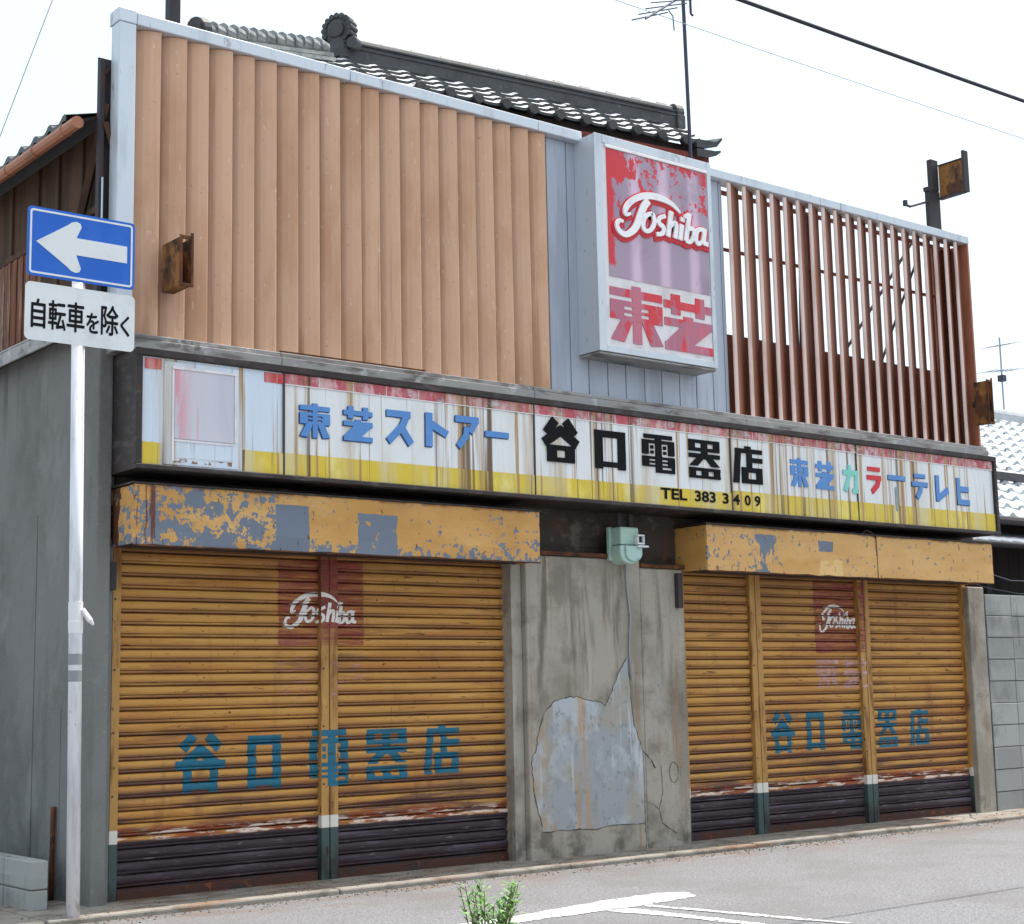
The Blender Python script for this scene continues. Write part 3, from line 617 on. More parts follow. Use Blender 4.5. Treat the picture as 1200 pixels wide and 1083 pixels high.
MB().box(8.086, 8.095, -.40, 0, 2.045, 2.38).build('housing_end', M('red_end', srgb(142, 58, 44), rough=.6), h)
# --- ledge and false front
p = MB()
for a, b in ((-.17, .92), (.924, 2.95), (2.954, 5.1), (5.104, 8.28)):
    p.box(a, b, -.30, -.06, 3.172+random.uniform(-.002, .002), 3.258); p.box(a, b, -.285, -.06, 3.262, 3.29)
p.build('ledge_flashing', mt_flash, shop, bev=.004)
p = MB(); p.box(.9, 2.0, -.318, -.306, 3.285, 3.293); p.build('loose_strip', mt_rust, shop)
fr = MB(); fr.box(-.155, -.045, -.225, -.11, 3.27, 5.21); fr.box(-.16, -.043, -.228, -.09, 5.212, 5.30)
fr.build('front_frame', mt_alu, shop, bev=.006)
for a, b, t_ in ((-.041, 1.48, 5.292), (1.484, 3.1, 5.29), (3.103, 3.52, 5.292), (4.73, 6.2, 5.285), (6.204, 8.29, 5.284)): MB().box(a, b, -.228, -.08, 5.212, t_).build('front_cap', mt_alu, shop, bev=.006)
MB().box(-.04, 3.22, -.07, -.05, 3.2, 5.21).build('front_backing', M('backing_board', srgb(120, 88, 66), rough=.9), shop)
# tan closed louvres
def fin_mesh(pts, z0, z1):
    m = MB(); n = len(pts); k = 0
    m.v += [(x, y, z0) for x, y in pts] + [(x, y, z1) for x, y in pts]
    for i in range(n):
        j = (i+1) % n; m.f.append((i, j, n+j, n+i))
    m.f.append(tuple(range(n))); m.f.append(tuple(range(2*n-1, n-1, -1)))
    return m
scr = MB().box(-.04, 3.20, -.10, -.08, 4.2, 4.24).box(-.04, 3.20, -.10, -.08, 3.35, 3.39).box(-.04, 3.2, -.10, -.08, 5.1, 5.14).build('louvre_screen', mt_steel, shop)
e = [-.043, .136, .29, .449, .61, .769, .93, 1.088, 1.25, 1.408, 1.562, 1.719, 1.886, 2.042, 2.208, 2.362, 2.527, 2.687, 2.85, 3.008, 3.177]
front = [(-.03, -.095), (0, -.122), (.03, -.152), (.065, -.180), (.10, -.197), (.135, -.206), (.158, -.2085), (.166, -.207), (.168, -.199)]
outline = front + [(x, y+.008) for x, y in reversed(front)]
proto = None
for i in range(20):
    z1 = 5.208
    if proto is None:
        o = fin_mesh(outline, 3.30, z1).build('fin', mt_tan, scr); proto = o
    else:
        o = proto.copy(); COL.objects.link(o); o.parent = scr
    o.location = (e[i], random.uniform(-.003, .003), 0); o.rotation_euler = (random.uniform(-.0006, .0006), random.uniform(-.0012, .0012), 0)
# ribbed steel around the box sign
rb = MB()
rx = [3.225, 3.42, 3.593, 3.779, 3.96, 4.152, 4.331, 4.522, 4.706, 4.894, 5.035, 5.075]
for a, b in zip(rx, rx[1:]):
    rb.box(a+.004, b-.004, -.155, -.13, 3.29, 5.21)
rb.box(rx[0], rx[-1], -.135, -.06, 3.29, 5.21)
rb.build('ribbed_panel', mt_rib, shop, bev=.004)
# brown open louvres
scr = MB().box(5.08, 8.27, -.05, -.03, 4.69, 4.715).box(5.08, 8.27, -.05, -.03, 5.165, 5.20).box(5.08, 8.27, -.05, -.03, 3.32, 3.36).build('louvre_screen', mt_brown, shop)
lips = [5.09, 5.265, 5.43, 5.595, 5.755, 5.915, 6.075, 6.24, 6.395, 6.555, 6.71, 6.86, 7.01, 7.165, 7.32, 7.475, 7.63, 7.78, 7.935, 8.085]
blade = [(0, -.203), (.03, -.206), (.04, -.199), (.238, -.103), (.234, -.096), (.02, -.19)]
lipm = [(-.006, -.202), (-.002, -.209), (.004, -.212), (.032, -.212), (.035, -.208), (.006, -.2075), (-.002, -.2035)]
pb = pl_ = None
for i, x in enumerate(lips):
    if pb is None:
        o = fin_mesh(blade, 3.30, 5.208).build('fin', mt_brown, scr); pb = o
        l = fin_mesh(lipm, 3.30, 5.208).build('fin_edge', mt_lip, scr); pl_ = l
    else:
        o = pb.copy(); COL.objects.link(o); o.parent = scr
        l = pl_.copy(); COL.objects.link(l); l.parent = scr
    o.location = l.location = (x, random.uniform(-.002, .002), 0)
MB().box(5.08, 8.25, .03, .05, 3.28, 4.02).build('screen_backing', mt_brown, shop)
MB().box(6.20, 6.30, -.04, .0, 3.29, 5.2).build('screen_post', mt_brown, shop); MB().box(7.98, 8.262, -.04, -.01, 3.29, 5.2).build('screen_post', mt_brown, shop)
p = MB(); p.box(8.262, 8.285, -.222, -.03, 3.27, 5.21); p.build('screen_end', mt_brown, shop)
br = MB()
br.tube([(6.9, .35, 3.9), (7.9, .12, 5.25)], .014, 6); br.tube([(7.5, .3, 3.95), (7.75, .3, 4.4), (8.05, .2, 5.1)], .012, 6)
br.tube([(6.7, .5, 4.0), (6.75, .5, 5.0)], .012, 6); br.build('screen_brace', mt_steel, shop)
# steel and timber props behind the left edge
p = MB(); p.box(-.215, -.185, -.10, -.06, 3.4, 5.0); p.box(-.214, -.12, -.062, -.05, 3.4, 5.02); p.build('front_prop', mt_steel, shop, bev=.003)
p = MB(); p.tube([(-.17, -.10, 4.72), (-.2, .3, 3.9)], .03, 4); p.tube([(-.19, -.09, 4.9), (-.12, -.085, 4.98)], .012, 6); p.tube([(-.18, -.11, 4.60), (-.13, -.11, 4.45)], .02, 4)
p.build('timber_brace', mt_timber, shop)
p = MB(); p.tube([(-.20, -.12, 3.9), (-.20, -.12, 4.25)], .006, 6); p.build('wire_rod', mt_alu, shop)
# --- old timber upper storey on the side, its eave and gutter
p = MB(); p.box(-.15, -.05, .0, 4.2, 3.44, 4.62); p.build('upper_wall', mt_timber, shop)
bd = MB()
for y in (.25, .62, .95, 1.4, 1.9, 2.5): bd.box(-.168, -.149, y, y+.05, 3.44, 4.6)
bd.box(-.175, -.149, .0, 4.2, 4.08, 4.12); bd.build('wall_batten', mt_timber, shop)
cr = MB()
for i in range(60): cr.box(-.166-.006*(i % 2), -.151, .9+i*.055, .9+i*.055+.05, 3.5, 4.08)
cr.build('rusty_cladding', mt_corr, shop)
p = MB(); p.hexa([(-.33, -.18, 3.385), (-.33, -.18, 3.40), (-.33, 4.2, 3.385), (-.33, 4.2, 3.40), (-.10, -.18, 3.43), (-.10, -.18, 3.445), (-.10, 4.2, 3.43), (-.10, 4.2, 3.445)])
p.box(-.332, -.315, -.18, 4.2, 3.30, 3.383); p.build('wall_coping', mt_flash, shop, bev=.004)
def tiles(mb, org, ud, vd, cols, rows, tw, ex, pitch, ustart=None, amp=.03, lap=.028, seg=8, rm=None):
    """S-tiles: org = eave corner, ud along the eave, vd horizontal up-slope"""
    org, ud, vd = Vector(org), Vector(ud), Vector(vd); up = Vector((0, 0, 1))
    hh = [amp*max(-.25, math.cos(2*math.pi*(i/seg-.15)))+random.uniform(0, .001) for i in range(seg+1)]
    for r in range(rows):
        u0 = ustart(r) if ustart else 0
        for c in range(int(u0), cols):
            dz = random.uniform(-.004, .004); dv = random.uniform(-.006, .006)
            k = len(mb.v)
            for i in range(seg+1):
                u = (c+i/seg)*tw
                a = org+ud*u+vd*(r*ex+dv)+up*(r*ex*pitch+hh[i]+lap+dz); b = org+ud*u+vd*((r+1)*ex+.02)+up*((r+1)*ex*pitch+hh[i]*.95+dz*.5)
                mb.v += [tuple(a-up*(lap+.012)), tuple(a), tuple(b)]
            for i in range(seg):
                q = k+i*3; mb.f.append((q+1, q+4, q+5, q+2))
                if rm is None: mb.f.append((q, q+3, q+4, q+1))
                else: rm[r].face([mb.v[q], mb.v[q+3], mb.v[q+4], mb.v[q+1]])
ev = MB(); tiles(ev, (-.37, .02, 4.60), (0, 1, 0), (1, 0, 0), 18, 5, .23, .24, .42)
er = ev.build('side_eave_roof', mt_ridge, shop)
MB().hexa([(-.36, -.05, 4.57), (-.36, -.05, 4.59), (-.36, 4.2, 4.57), (-.36, 4.2, 4.59), (.8, -.05, 5.05), (.8, -.05, 5.07), (.8, 4.2, 5.05), (.8, 4.2, 5.07)]).build('eave_board', mt_dwall, er)
g = MB(); g.tube([(-.36, -.12, 4.56), (-.36, 4.2, 4.57)], .038, 10)
for y in (.05, .5, .95, 1.4): g.tube([(-.36, y, 4.561), (-.36, y+.02, 4.561)], .042, 10)
g.build('gutter', mt_gutter, er, smooth=False)
# --- small tiled roof rising above the false front
TH = R(-7.8); ud = Vector((math.cos(TH), math.sin(TH), 0)); vd = Vector((-math.sin(TH), math.cos(TH), 0)); up = Vector((0, 0, 1))
E1 = Vector((5.80, .70, 5.93))            # right end of the eave
cols, tw, ex, pitch = 15, .262, .072, .86
org = E1-ud*cols*tw
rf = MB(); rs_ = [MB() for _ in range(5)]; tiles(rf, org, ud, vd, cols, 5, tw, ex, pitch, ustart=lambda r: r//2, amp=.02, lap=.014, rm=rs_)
roof = rf.build('tiled_roof', mt_tile, shop); mt_te_shade = M('tile_edge_shade', srgb(58, 62, 64), [Ly(srgb(36, 40, 42), (14, 14, 14), .5, .68, .7, 5)], rough=.5)  # tile fronts coloured dark to stand for the shade under each row
for q in rs_: q.build('tile_edge_shade', mt_te_shade, roof)
for c in range(1, cols+1):                # round eave ends
    q = org+ud*((c-.85+.0)*tw)+up*.022
    MB().tube([q-vd*.03-up*.012, q+vd*.03-up*.012], .047, 14).build('eave_tile_end', mt_ridge, roof, bev=.006)
RH = .35*pitch                            # ridge stack
ra = org+ud*(cols*tw-3.37)+vd*.37+up*(RH); rb_ = E1-ud*.06+vd*.37+up*RH
rg = MB()
def along(mb, a, b, w0, z0, z1, w1=None):
    w1 = w1 or w0
    A = lambda p, s, z, ww: tuple(p+vd*s*ww+up*z)
    mb.hexa([A(a, -1, z0, w0), A(a, -1, z1, w1), A(a, 1, z0, w0), A(a, 1, z1, w1), A(b, -1, z0, w0), A(b, -1, z1, w1), A(b, 1, z0, w0), A(b, 1, z1, w1)])
along(rg, ra, rb_, .085, -.05, .045); along(rg, ra, rb_, .095, .047, .06); along(rg, ra, rb_, .08, .062, .085); along(rg, ra, rb_, .092, .087, .10)
n = 12
rg.tube([ra+up*.115, rb_+up*.115], .052, 10)
for i in range(n):
    q = ra+(rb_-ra)*((i+.5)/n)+up*.165; rg.tube([q-ud*.05, q+ud*.05], .016, 6)
ridge = rg.build('ridge', mt_ridge, roof)
on = MB(); C0 = ra+up*.165; nd = Vector((-.88, -.47, 0)).normalized(); sd = Vector((-nd.y, nd.x, 0))
def disc(mb, c, r, d0, d1, n=18, ax=None): ax = ax or ud; mb.tube([c-ax*d0, c+ax*d1], r, n)
disc(on, C0+up*.04, .115, .05, .05, 22, nd); disc(on, C0+up*.04, .07, .0, .075, 18, nd)
for i in range(11):
    t = -.35+(math.pi+.7)*i/10; disc(on, C0+up*(.04+.118*math.sin(t))+sd*.118*math.cos(t), .026, .05, .06, 8, nd)
for sg in (-1, 1): disc(on, C0-up*.085+sd*sg*.135, .05, .04, .05, 12, nd)
on.tube([C0-up*.2-nd*.02, C0-up*.02-nd*.02], [.11, .09], 8)
on.build('ridge_ornament', mt_ridge, roof, bev=.006)
on2 = MB(); C1 = rb_+up*.04; disc(on2, C1+up*.05, .10, .03, .05); on2.box(*(lambda q: (q.x-.05, q.x+.04, q.y-.11, q.y+.11, q.z-.14, q.z+.02))(C1)); on2.build('ridge_ornament', mt_ridge, roof, bev=.006)
# upturned corner tiles
cn = MB()
for z, l, hh in ((0.0, .17, .07), (-.085, .15, .035)):
    base = E1+up*(z+.0)-vd*.0
    prof = [(-.12, 0, -.045), (0, 0, -.04), (l*.6, 0, -.01), (l, 0, hh), (l*.93, 0, hh+.012), (l*.55, 0, .035), (-.12, 0, .03)]
    pts0 = [base+ud*a+up*c-vd*.03 for a, _, c in prof]; pts1 = [base+ud*a*.9+up*(c+.05)+vd*.20 for a, _, c in prof]
    k = len(cn.v); m_ = len(prof); cn.v += [tuple(q) for q in pts0+pts1]
    cn.f.append(tuple(range(k, k+m_))); cn.f.append(tuple(range(k+2*m_-1, k+m_-1, -1)))
    for i in range(m_): j = (i+1) % m_; cn.f.append((k+i, k+m_+i, k+m_+j, k+j))
cn.build('corner_tile', mt_ridge, roof)
fb = MB(); A = org+up*-.11+vd*.05; Bb = E1+up*-.11+vd*.05+ud*.06
along(fb, A, Bb, .012, -.07, .035); fb.build('eave_fascia', mt_fascia, roof)
bk = MB(); along(bk, org+vd*.42-up*.02, E1+vd*.42-up*.02, .34, -.9, .02); bk.build('roof_wall', mt_dwall, roof)
bs = MB(); a1, b1 = org+vd*.40+up*(RH-.02), E1+vd*.40+up*(RH-.02)
bs.face([a1, b1, b1+vd*1.6-up*.8, a1+vd*1.6-up*.8]); bs.build('rear_slope', mt_ridge, roof)
# hip ridge running down to the left
ha, hb = Vector((2.33, 1.45, 6.215)), Vector((.98, .93, 5.83)); hd = (hb-ha).normalized()
hp = MB(); nh = 13; hn = hd.cross(up).normalized()
for i in range(nh):
    p0 = ha+(hb-ha)*(i/nh); p1 = ha+(hb-ha)*((i+1)/nh)
    hp.tube([p0+up*.01, p1+up*.03], [.05, .064], 10)
for dz, ww in ((-.045, .085), (-.085, .10)):
    A = lambda p, s, z: tuple(p+hn*s*ww+up*z)
    hp.hexa([A(ha, -1, dz-.03), A(ha, -1, dz), A(ha, 1, dz-.03), A(ha, 1, dz), A(hb, -1, dz-.03), A(hb, -1, dz), A(hb, 1, dz-.03), A(hb, 1, dz)])
hp.build('hip_ridge', M('hip_tile', srgb(142, 144, 144), [Ly(srgb(98, 102, 104), (9, 9, 9), .46, .62, .8, 6), Ly(srgb(176, 176, 172), (20, 20, 20), .58, .7, .6, 5)], rough=.5), roof)
he = MB(); he.tube([hb+up*.02-hd*.02, hb+up*.02+hd*.06], .088, 16); he.tube([hb+up*.02+hd*.05, hb+up*.02+hd*.075], .06, 16); he.build('ridge_ornament', mt_ridge, roof, bev=.006)

# ================================================================== FASCIA SIGN
fs = thing('fascia_signboard', 'long white and yellow shop signboard with blue and black lettering above the shutters', 'signboard', (4.0, -.3, 2.46))
FY = -.45
m = MB(); m.box(-.12, 8.13, -.44, -.061, 2.466, 3.163); m.build('sign_case', mt_fr, fs)
m = MB(); m.box(-.125, 8.135, -.475, -.441, 3.122, 3.166); m.box(-.125, 8.135, -.478, -.441, 2.464, 2.492); m.box(-.125, -.088, -.474, -.441, 2.493, 3.121); m.box(8.095, 8.135, -.474, -.441, 2.493, 3.121)
m.build('sign_frame', mt_fr, fs, bev=.004)
seams = [-.087, .845, 2.81, 4.735, 6.215, 8.094]
def panel(x0, x1, mat):
    m = MB(); n = max(4, int((x1-x0)/.02)); k = 0; rows = 5; ph = random.uniform(0, 6)
    for j in range(rows+1):
        for i in range(n+1):
            t = i/n; x = x0+(x1-x0)*t; z = 2.494+(3.12-2.494)*j/rows
            m.v.append((x, FY-.004*math.sin(math.pi*t)**.5+(.0022*math.sin(x*27+ph)+.0014*math.sin(x*61+2*ph))*math.sin(math.pi*j/rows)**.5, z))
    for j in range(rows):
        for i in range(n): m.f.append((j*(n+1)+i, j*(n+1)+i+1, (j+1)*(n+1)+i+1, (j+1)*(n+1)+i))
    return m.build('sign_panel', mat, fs, smooth=True)
def stripe(mb, x0, x1, z0, z1, y=FY-.0065): mb.box(x0, x1, y, FY-.002, z0, z1)
pn = [panel(a+.003, b-.003, mt_white1 if i == 0 else mt_white) for i, (a, b) in enumerate(zip(seams, seams[1:]))]
for i, (a, b) in enumerate(zip(seams, seams[1:])):
    y = MB()
    if i == 0:
        stripe(y, a+.003, .035, 2.496, 2.622); y.build('yellow_stripe', mt_yel, pn[i]); y = MB(); stripe(y, .565, b-.003, 2.496, 2.625)
    else: stripe(y, a+.003, b-.003, 2.496, 2.628+(.02 if i > 2 else 0))
    y.build('yellow_stripe', mt_yel, pn[i])
    rd = MB()
    if i == 0: stripe(rd, a+.02, .035, 3.05, 3.112); rd.build('red_stripe', mt_red, pn[i]); rd = MB(); stripe(rd, .71, b-.004, 3.052, 3.112); rd.build('red_stripe', mt_red, pn[i])
    else:
        zlo = 3.055 if i < 4 else 3.045
        stripe(rd, a+.004, b-.004, zlo, 3.119); rd.build('red_stripe', mt_redf, pn[i])
        ws = MB(); ws.box(a+.004, b-.004, FY-.009, FY-.0068, zlo-.006, zlo)
        for q in range(1, int((b-a)/.25)): ws.box(a+q*.25-.002, a+q*.25+.002, FY-.0088, FY-.0068, zlo+.001, 3.118)
        ws.build('white_line', mt_boxwhite, pn[i])
for s_ in seams[1:-1]: MB().box(s_-.006, s_+.006, FY-.009, FY-.001, 2.493, 3.121).build('panel_seam', mt_seam, fs)
# blank framed square at the left
q = MB(); q.box(.05, .535, FY-.010, FY-.003, 2.50, 3.105); cv = q.build('blank_cover', mt_white1, fs, bev=.003)
q = MB(); q.box(.115, .50, FY-.016, FY-.0135, 2.655, 3.06)
q.build('faded_square', M('faded_square', srgb(198, 194, 204), [Ly(srgb(214, 120, 132), (9, 9, 2), .4, .56, .75, 5, rng=(('X', .25, .12),)), Ly(srgb(212, 150, 150), (16, 16, .6), .62, .7, .5, 4), Ly(srgb(178, 176, 188), (4, 4, .6), .5, .7, .6, 4)], rough=.4), cv)
q = MB(); q.box(.10, .52, FY-.02, FY-.0105, 3.061, 3.078); q.box(.502, .518, FY-.02, FY-.0105, 2.66, 3.06); q.box(.10, .113, FY-.016, FY-.0105, 2.52, 3.06); q.box(.115, .50, FY-.015, FY-.0105, 2.638, 2.650)
q.box(.12, .50, FY-.0125, FY-.0105, 2.545, 2.549); q.box(.49, .494, FY-.0125, FY-.0105, 2.55, 2.63); q.build('cover_frame', mt_boxwhite, cv, bev=.002)
q = MB(); q.box(.115, .49, FY-.0119, FY-.0101, 2.515, 2.54); q.build('cover_stain', M('cover_stain', srgb(150, 108, 70), rough=.8, alpha=((14, 14, 14), .48, .6, 0)), cv)
def word(items, mat, name, edge=None, depth=.007):
    for key, x0, x1, z0, z1 in items:
        a = MB(); ps = glyph(key, x0, x1, z0, z1)
        flat_letters(a, ps, FY-.004, depth); o = a.build(name, mat, fs)
        if edge:
            e_ = MB(); flat_letters(e_, [[(x-.006, z-.006) for x, z in p_] for p_ in ps], FY-.004, depth*.5); e_.build('letter_edge', edge, o)
def vis(x0, x1, z0, z1): return x0, x1, z0, z1
word([('east', .955, 1.17, 2.738, 2.952), ('turf', 1.27, 1.485, 2.742, 2.962), ('su', 1.585, 1.80, 2.742, 2.968), ('to', 1.845, 2.10, 2.755, 2.978), ('a', 2.125, 2.34, 2.755, 2.982), ('bar', 2.385, 2.585, 2.78, 2.98)], mt_bluel, 'blue_letter', mt_edge)
word([('valley', 2.885, 3.205, 2.735, 3.03), ('mouth', 3.335, 3.675, 2.72, 2.995), ('power', 3.815, 4.14, 2.728, 3.008), ('vessel', 4.29, 4.615, 2.718, 3.008), ('shop', 4.755, 5.085, 2.712, 3.0)], mt_blackl, 'black_letter')
word([('east', 5.405, 5.612, 2.725, 2.955), ('turf', 5.705, 5.92, 2.724, 2.95)], mt_bluel, 'blue_letter')
word([('ka', 6.035, 6.235, 2.712, 2.945)], mt_greenl, 'green_letter')
word([('ra', 6.33, 6.53, 2.726, 2.95)], mt_redl, 'red_letter')
word([('bar', 6.61, 6.84, 2.78, 2.98), ('te', 6.93, 7.145, 2.716, 2.935), ('re', 7.22, 7.445, 2.712, 2.942), ('hi', 7.53, 7.735, 2.704, 2.94)], mt_bluel, 'blue_letter', mt_edge)
q = MB(); q.box(6.70, 6.725, FY-.0085, FY-.003, 2.60, 2.80); q.build('bare_strip', M('bare_strip', srgb(132, 150, 150), [Ly(srgb(170, 160, 150), (20, 20, 9), .5, .6, .8, 4)], rough=.6), fs)
def text(body, x0, x1, z0, z1, y, mat, name, parent, bold=.0, copies=0):
    c = bpy.data.curves.new(name, 'FONT'); c.body = body; c.size = 1; c.offset = bold; c.extrude = 0; c.resolution_u = 3
    t = bpy.data.objects.new(name, c); COL.objects.link(t)
    me = bpy.data.meshes.new_from_object(t.evaluated_get(bpy.context.evaluated_depsgraph_get()))
    bpy.data.objects.remove(t)
    xs = [v.co.x for v in me.vertices]; ys = [v.co.y for v in me.vertices]
    a, b, cc, d = min(xs), max(xs), min(ys), max(ys)
    for v in me.vertices: v.co = (x0+(v.co.x-a)/(b-a)*(x1-x0), y, z0+(v.co.y-cc)/(d-cc)*(z1-z0))
    me.materials.clear(); me.materials.append(mat)
    if copies:
        bm = bmesh.new()
        for i, (dx, dz) in enumerate(((0, 0), (1, 0), (-1, 0), (0, 1), (0, -1), (.7, .7), (-.7, -.7))):
            k = len(bm.verts); bm.from_mesh(me); bm.verts.ensure_lookup_table()
            for v in bm.verts[k:]: v.co += Vector((dx*copies, -.00012*i, dz*copies))
        bm.to_mesh(me); bm.free()
    o = bpy.data.objects.new(name, me); COL.objects.link(o); attach(o, parent)
    return o
for bdy, a, b in (('TEL', 3.985, 4.255), ('383', 4.335, 4.555), ('3', 4.63, 4.695), ('4', 4.74, 4.815), ('0', 4.87, 4.935), ('9', 4.98, 5.045)):
    text(bdy, a, b, 2.540, 2.622, FY-.0105, mt_blackl, 'telephone_number', fs, bold=.03)

# ================================================================== BOX SIGN
bx = thing('box_sign', 'grey box sign with faded red face and raised white script on the upper front', 'sign', (4.1, -.2, 3.6))
BY = -.38
x0, x1, z0, z1 = 3.50, 4.70, 3.60, 5.232
m = MB(); m.box(x0, x0+.012, BY+.002, -.157, z0, z1); m.box(x1-.012, x1, BY+.002, -.157, z0, z1); m.box(x0+.013, x1-.013, BY+.002, -.157, z1-.012, z1); m.box(x0+.013, x1-.013, BY+.002, -.157, z0, z0+.012)
m.build('sign_case', mt_alu, bx)
m = MB(); wd = .07
m.box(x0-.006, x0+wd, BY-.012, BY+.001, z0-.004, z1+.004); m.box(x1-wd*.5, x1+.006, BY-.012, BY+.001, z0-.004, z1+.004); m.box(x0+wd+.001, x1-wd*.5-.001, BY-.012, BY+.001, z1-.06, z1+.004); m.box(x0+wd+.001, x1-wd*.5-.001, BY-.012, BY+.001, z0-.004, z0+.05)
m.build('sign_frame', mt_alu, bx, bev=.004)
m = MB(); wx0, wx1, wz0, wz1 = x0+wd+.002, x1-wd*.5-.002, z0+.052, z1-.062
m.box(wx0, wx1, BY-.004, BY+.03, wz0, wz1); fc = m.build('sign_face', mt_boxwhite, bx)
m = MB(); m.box(3.612, 4.655, BY-.008, BY-.0045, 4.165, 5.14); m.build('upper_face', mt_boxface, fc)
m = MB(); m.box(3.595, 4.66, BY-.02, BY-.009, 5.142, 5.166); m.build('face_bead', mt_scriptw, fc, bev=.003)
for nm, mt, gr, th in (('script_outline', mt_scriptr, .042, .006), ('raised_script', mt_scriptw, 0, .020)):
    a = MB()
    for i, rib in enumerate(script_polys(3.67, 4.632, 4.475, 4.872, gr)):
        off = .0004*i
        for q_ in rib: a.prism(q_ if nm == 'raised_script' else [(x, z-.014) for x, z in q_], BY-.008-th-off, BY-.0078)
    a.build(nm, mt, fc)
a = MB(); 
for key, xa, xb in (('east', 3.61, 4.135), ('turf', 4.155, 4.66)):
    a = MB(); flat_letters(a, glyph(key, xa, xb, 3.685, 4.12), BY-.0035, .006); a.build('red_letter', mt_boxlow, fc)
m = MB(); m.box(x0, x1, BY, -.157, z0-.024, z0-.006); m.build('drip_tray', mt_flash, bx, bev=.004)

# ================================================================== RUSTY BRACKETS
def bracket(name, label, xa, xb, yf, yb, z0, z1):
    t = thing(name, label, 'bracket', ((xa+xb)/2, yb, z0), 'rusty lamp brackets on the false front')
    m = MB(); m.box(xa, xa+.006, yf, yb, z0, z1); m.box(xb-.006, xb, yf, yb, z0, z1); m.box(xa+.007, xb-.007, yf, yb, z0, z0+.006); m.box(xa+.007, xb-.007, yb-.02, yb-.01, z0+.007, z1)
    m.build('bracket_box', mt_rusty, t)
    m = MB(); m.box(xa-.005, xa+.012, yf-.012, yf-.001, z0-.01, z1+.012); m.box(xb-.012, xb+.005, yf-.012, yf-.001, z0-.01, z1+.03); m.box(xa+.013, xb-.013, yf-.012, yf-.001, z1-.012, z1+.01)
    m.box(xa+.013, xb-.013, yf-.012, yf-.001, z0-.01, z0+.01); m.build('bracket_rim', mt_rust, t, bev=.002)
    m = MB(); m.tube([((xa+xb)/2, yb, (z0+z1)/2), ((xa+xb)/2, yb+.03, (z0+z1)/2)], .03, 10); m.build('mount', mt_steel, t)
    return t
bracket('rusty_bracket', 'rusty open metal box bracket on the tan louvres beside the road sign', .146, .225, -.45, -.215, 3.575, 3.865)
bracket('rusty_bracket', 'rusty metal box bracket at the right edge of the brown louvres', 8.225, 8.30, -.36, -.225, 3.50, 3.89)
t = thing('rusty_bracket', 'rusty post with a square metal plate standing above the brown louvres', 'bracket', (8.0, -.07, 5.29), 'rusty lamp brackets on the false front')
m = MB(); m.box(7.93, 8.10, -.075, -.03, 5.288, 5.72); m.box(7.90, 7.93, -.075, -.02, 5.288, 5.34); m.build('post', mt_steel, t, bev=.003)
m = MB(); m.box(7.985, 8.09, -.08, -.03, 5.722, 6.02); m.box(7.91, 7.985, -.08, -.03, 5.70, 5.74); m.build('post_head', mt_steel, t, bev=.003)
m = MB(); m.box(8.092, 8.10, -.36, -.081, 5.66, 5.965); m.build('plate', mt_rusty, t)
m = MB(); m.box(8.06, 8.13, -.385, -.361, 5.645, 6.035); m.box(8.07, 8.12, -.36, -.081, 5.64, 5.658); m.box(8.08, 8.112, -.36, -.081, 5.966, 5.976); m.build('plate_rim', mt_steel, t)
m = MB(); m.tube([(7.93, -.06, 5.60), (7.66, -.06, 5.505), (7.60, -.06, 5.51)], .012, 6); m.tube([(7.59, -.06, 5.50), (7.59, -.06, 5.55)], .022, 6); m.build('arm', mt_steel, t)

# ================================================================== ELECTRIC METER
t = thing('electric_meter', 'pale green electric meter with a small window on the dark lintel over the pillar', 'meter', (3.83, -.17, 2.06))
m = MB(); m.box(3.715, 3.925, -.19, -.152, 2.10, 2.345); m.build('back_plate', mt_meter, t, bev=.008)
def rbox(cx, cz, w_, h_, rr, y0, y1, n=6):
    poly = []
    for ox, oz, a0 in ((w_/2-rr, -h_/2+rr, -90), (w_/2-rr, h_/2-rr, 0), (-w_/2+rr, h_/2-rr, 90), (-w_/2+rr, -h_/2+rr, 180)):
        for i in range(n+1): a = R(a0+90*i/n); poly.append((cx+ox+rr*math.cos(a), cz+oz+rr*math.sin(a)))
    return poly
poly = [(3.72, 2.205)]+[(3.72+.10*(1-math.cos(R(a))), 2.145-.075*math.sin(R(a))) for a in range(0, 91, 15)]+[(3.925-.10*(1-math.cos(R(a))), 2.145-.075*math.sin(R(a))) for a in range(90, -1, -15)]+[(3.925, 2.205)]
m = MB(); m.prism(poly, -.30, -.152); m.build('meter_body', mt_meter, t, bev=.012)
m = MB(); m.prism([(3.76+(x-3.72)*.8, 2.19+(z-2.19)*.86) for x, z in poly], -.315, -.301); m.build('meter_glass', mt_meterg, t, bev=.008)
m = MB(); m.box(3.735, 3.915, -.29, -.191, 2.209, 2.34); m.build('terminal_cover', mt_meter, t, bev=.012)
m = MB(); m.box(3.865, 3.935, -.33, -.291, 2.212, 2.226); m.box(3.865, 3.935, -.33, -.291, 2.272, 2.285); m.box(3.865, 3.877, -.33, -.291, 2.227, 2.271); m.box(3.923, 3.935, -.33, -.291, 2.227, 2.271); m.box(3.86, 3.965, -.34, -.291, 2.192, 2.205)
m.build('window_frame', mt_swhite, t, bev=.003)
MB().box(3.878, 3.922, -.31, -.2915, 2.227, 2.271).build('window', mt_under, t)
for x in (3.765, 3.875):
    m = MB(); m.tube([(x, -.24, 2.335), (x, -.24, 2.44)], .02, 10)
    for z in (2.36, 2.385, 2.41): m.tube([(x, -.24, z), (x, -.24, z+.01)], .027, 10)
    m.build('conduit', mt_steel, t)
m = MB(); m.tube([(3.885, -.165, 2.09), (3.90, -.162, 1.9), (3.925, -.16, 1.7), (3.905, -.16, 1.45), (3.915, -.16, 1.24)], .007, 6); m.build('cable', mt_gcable, t, smooth=True)

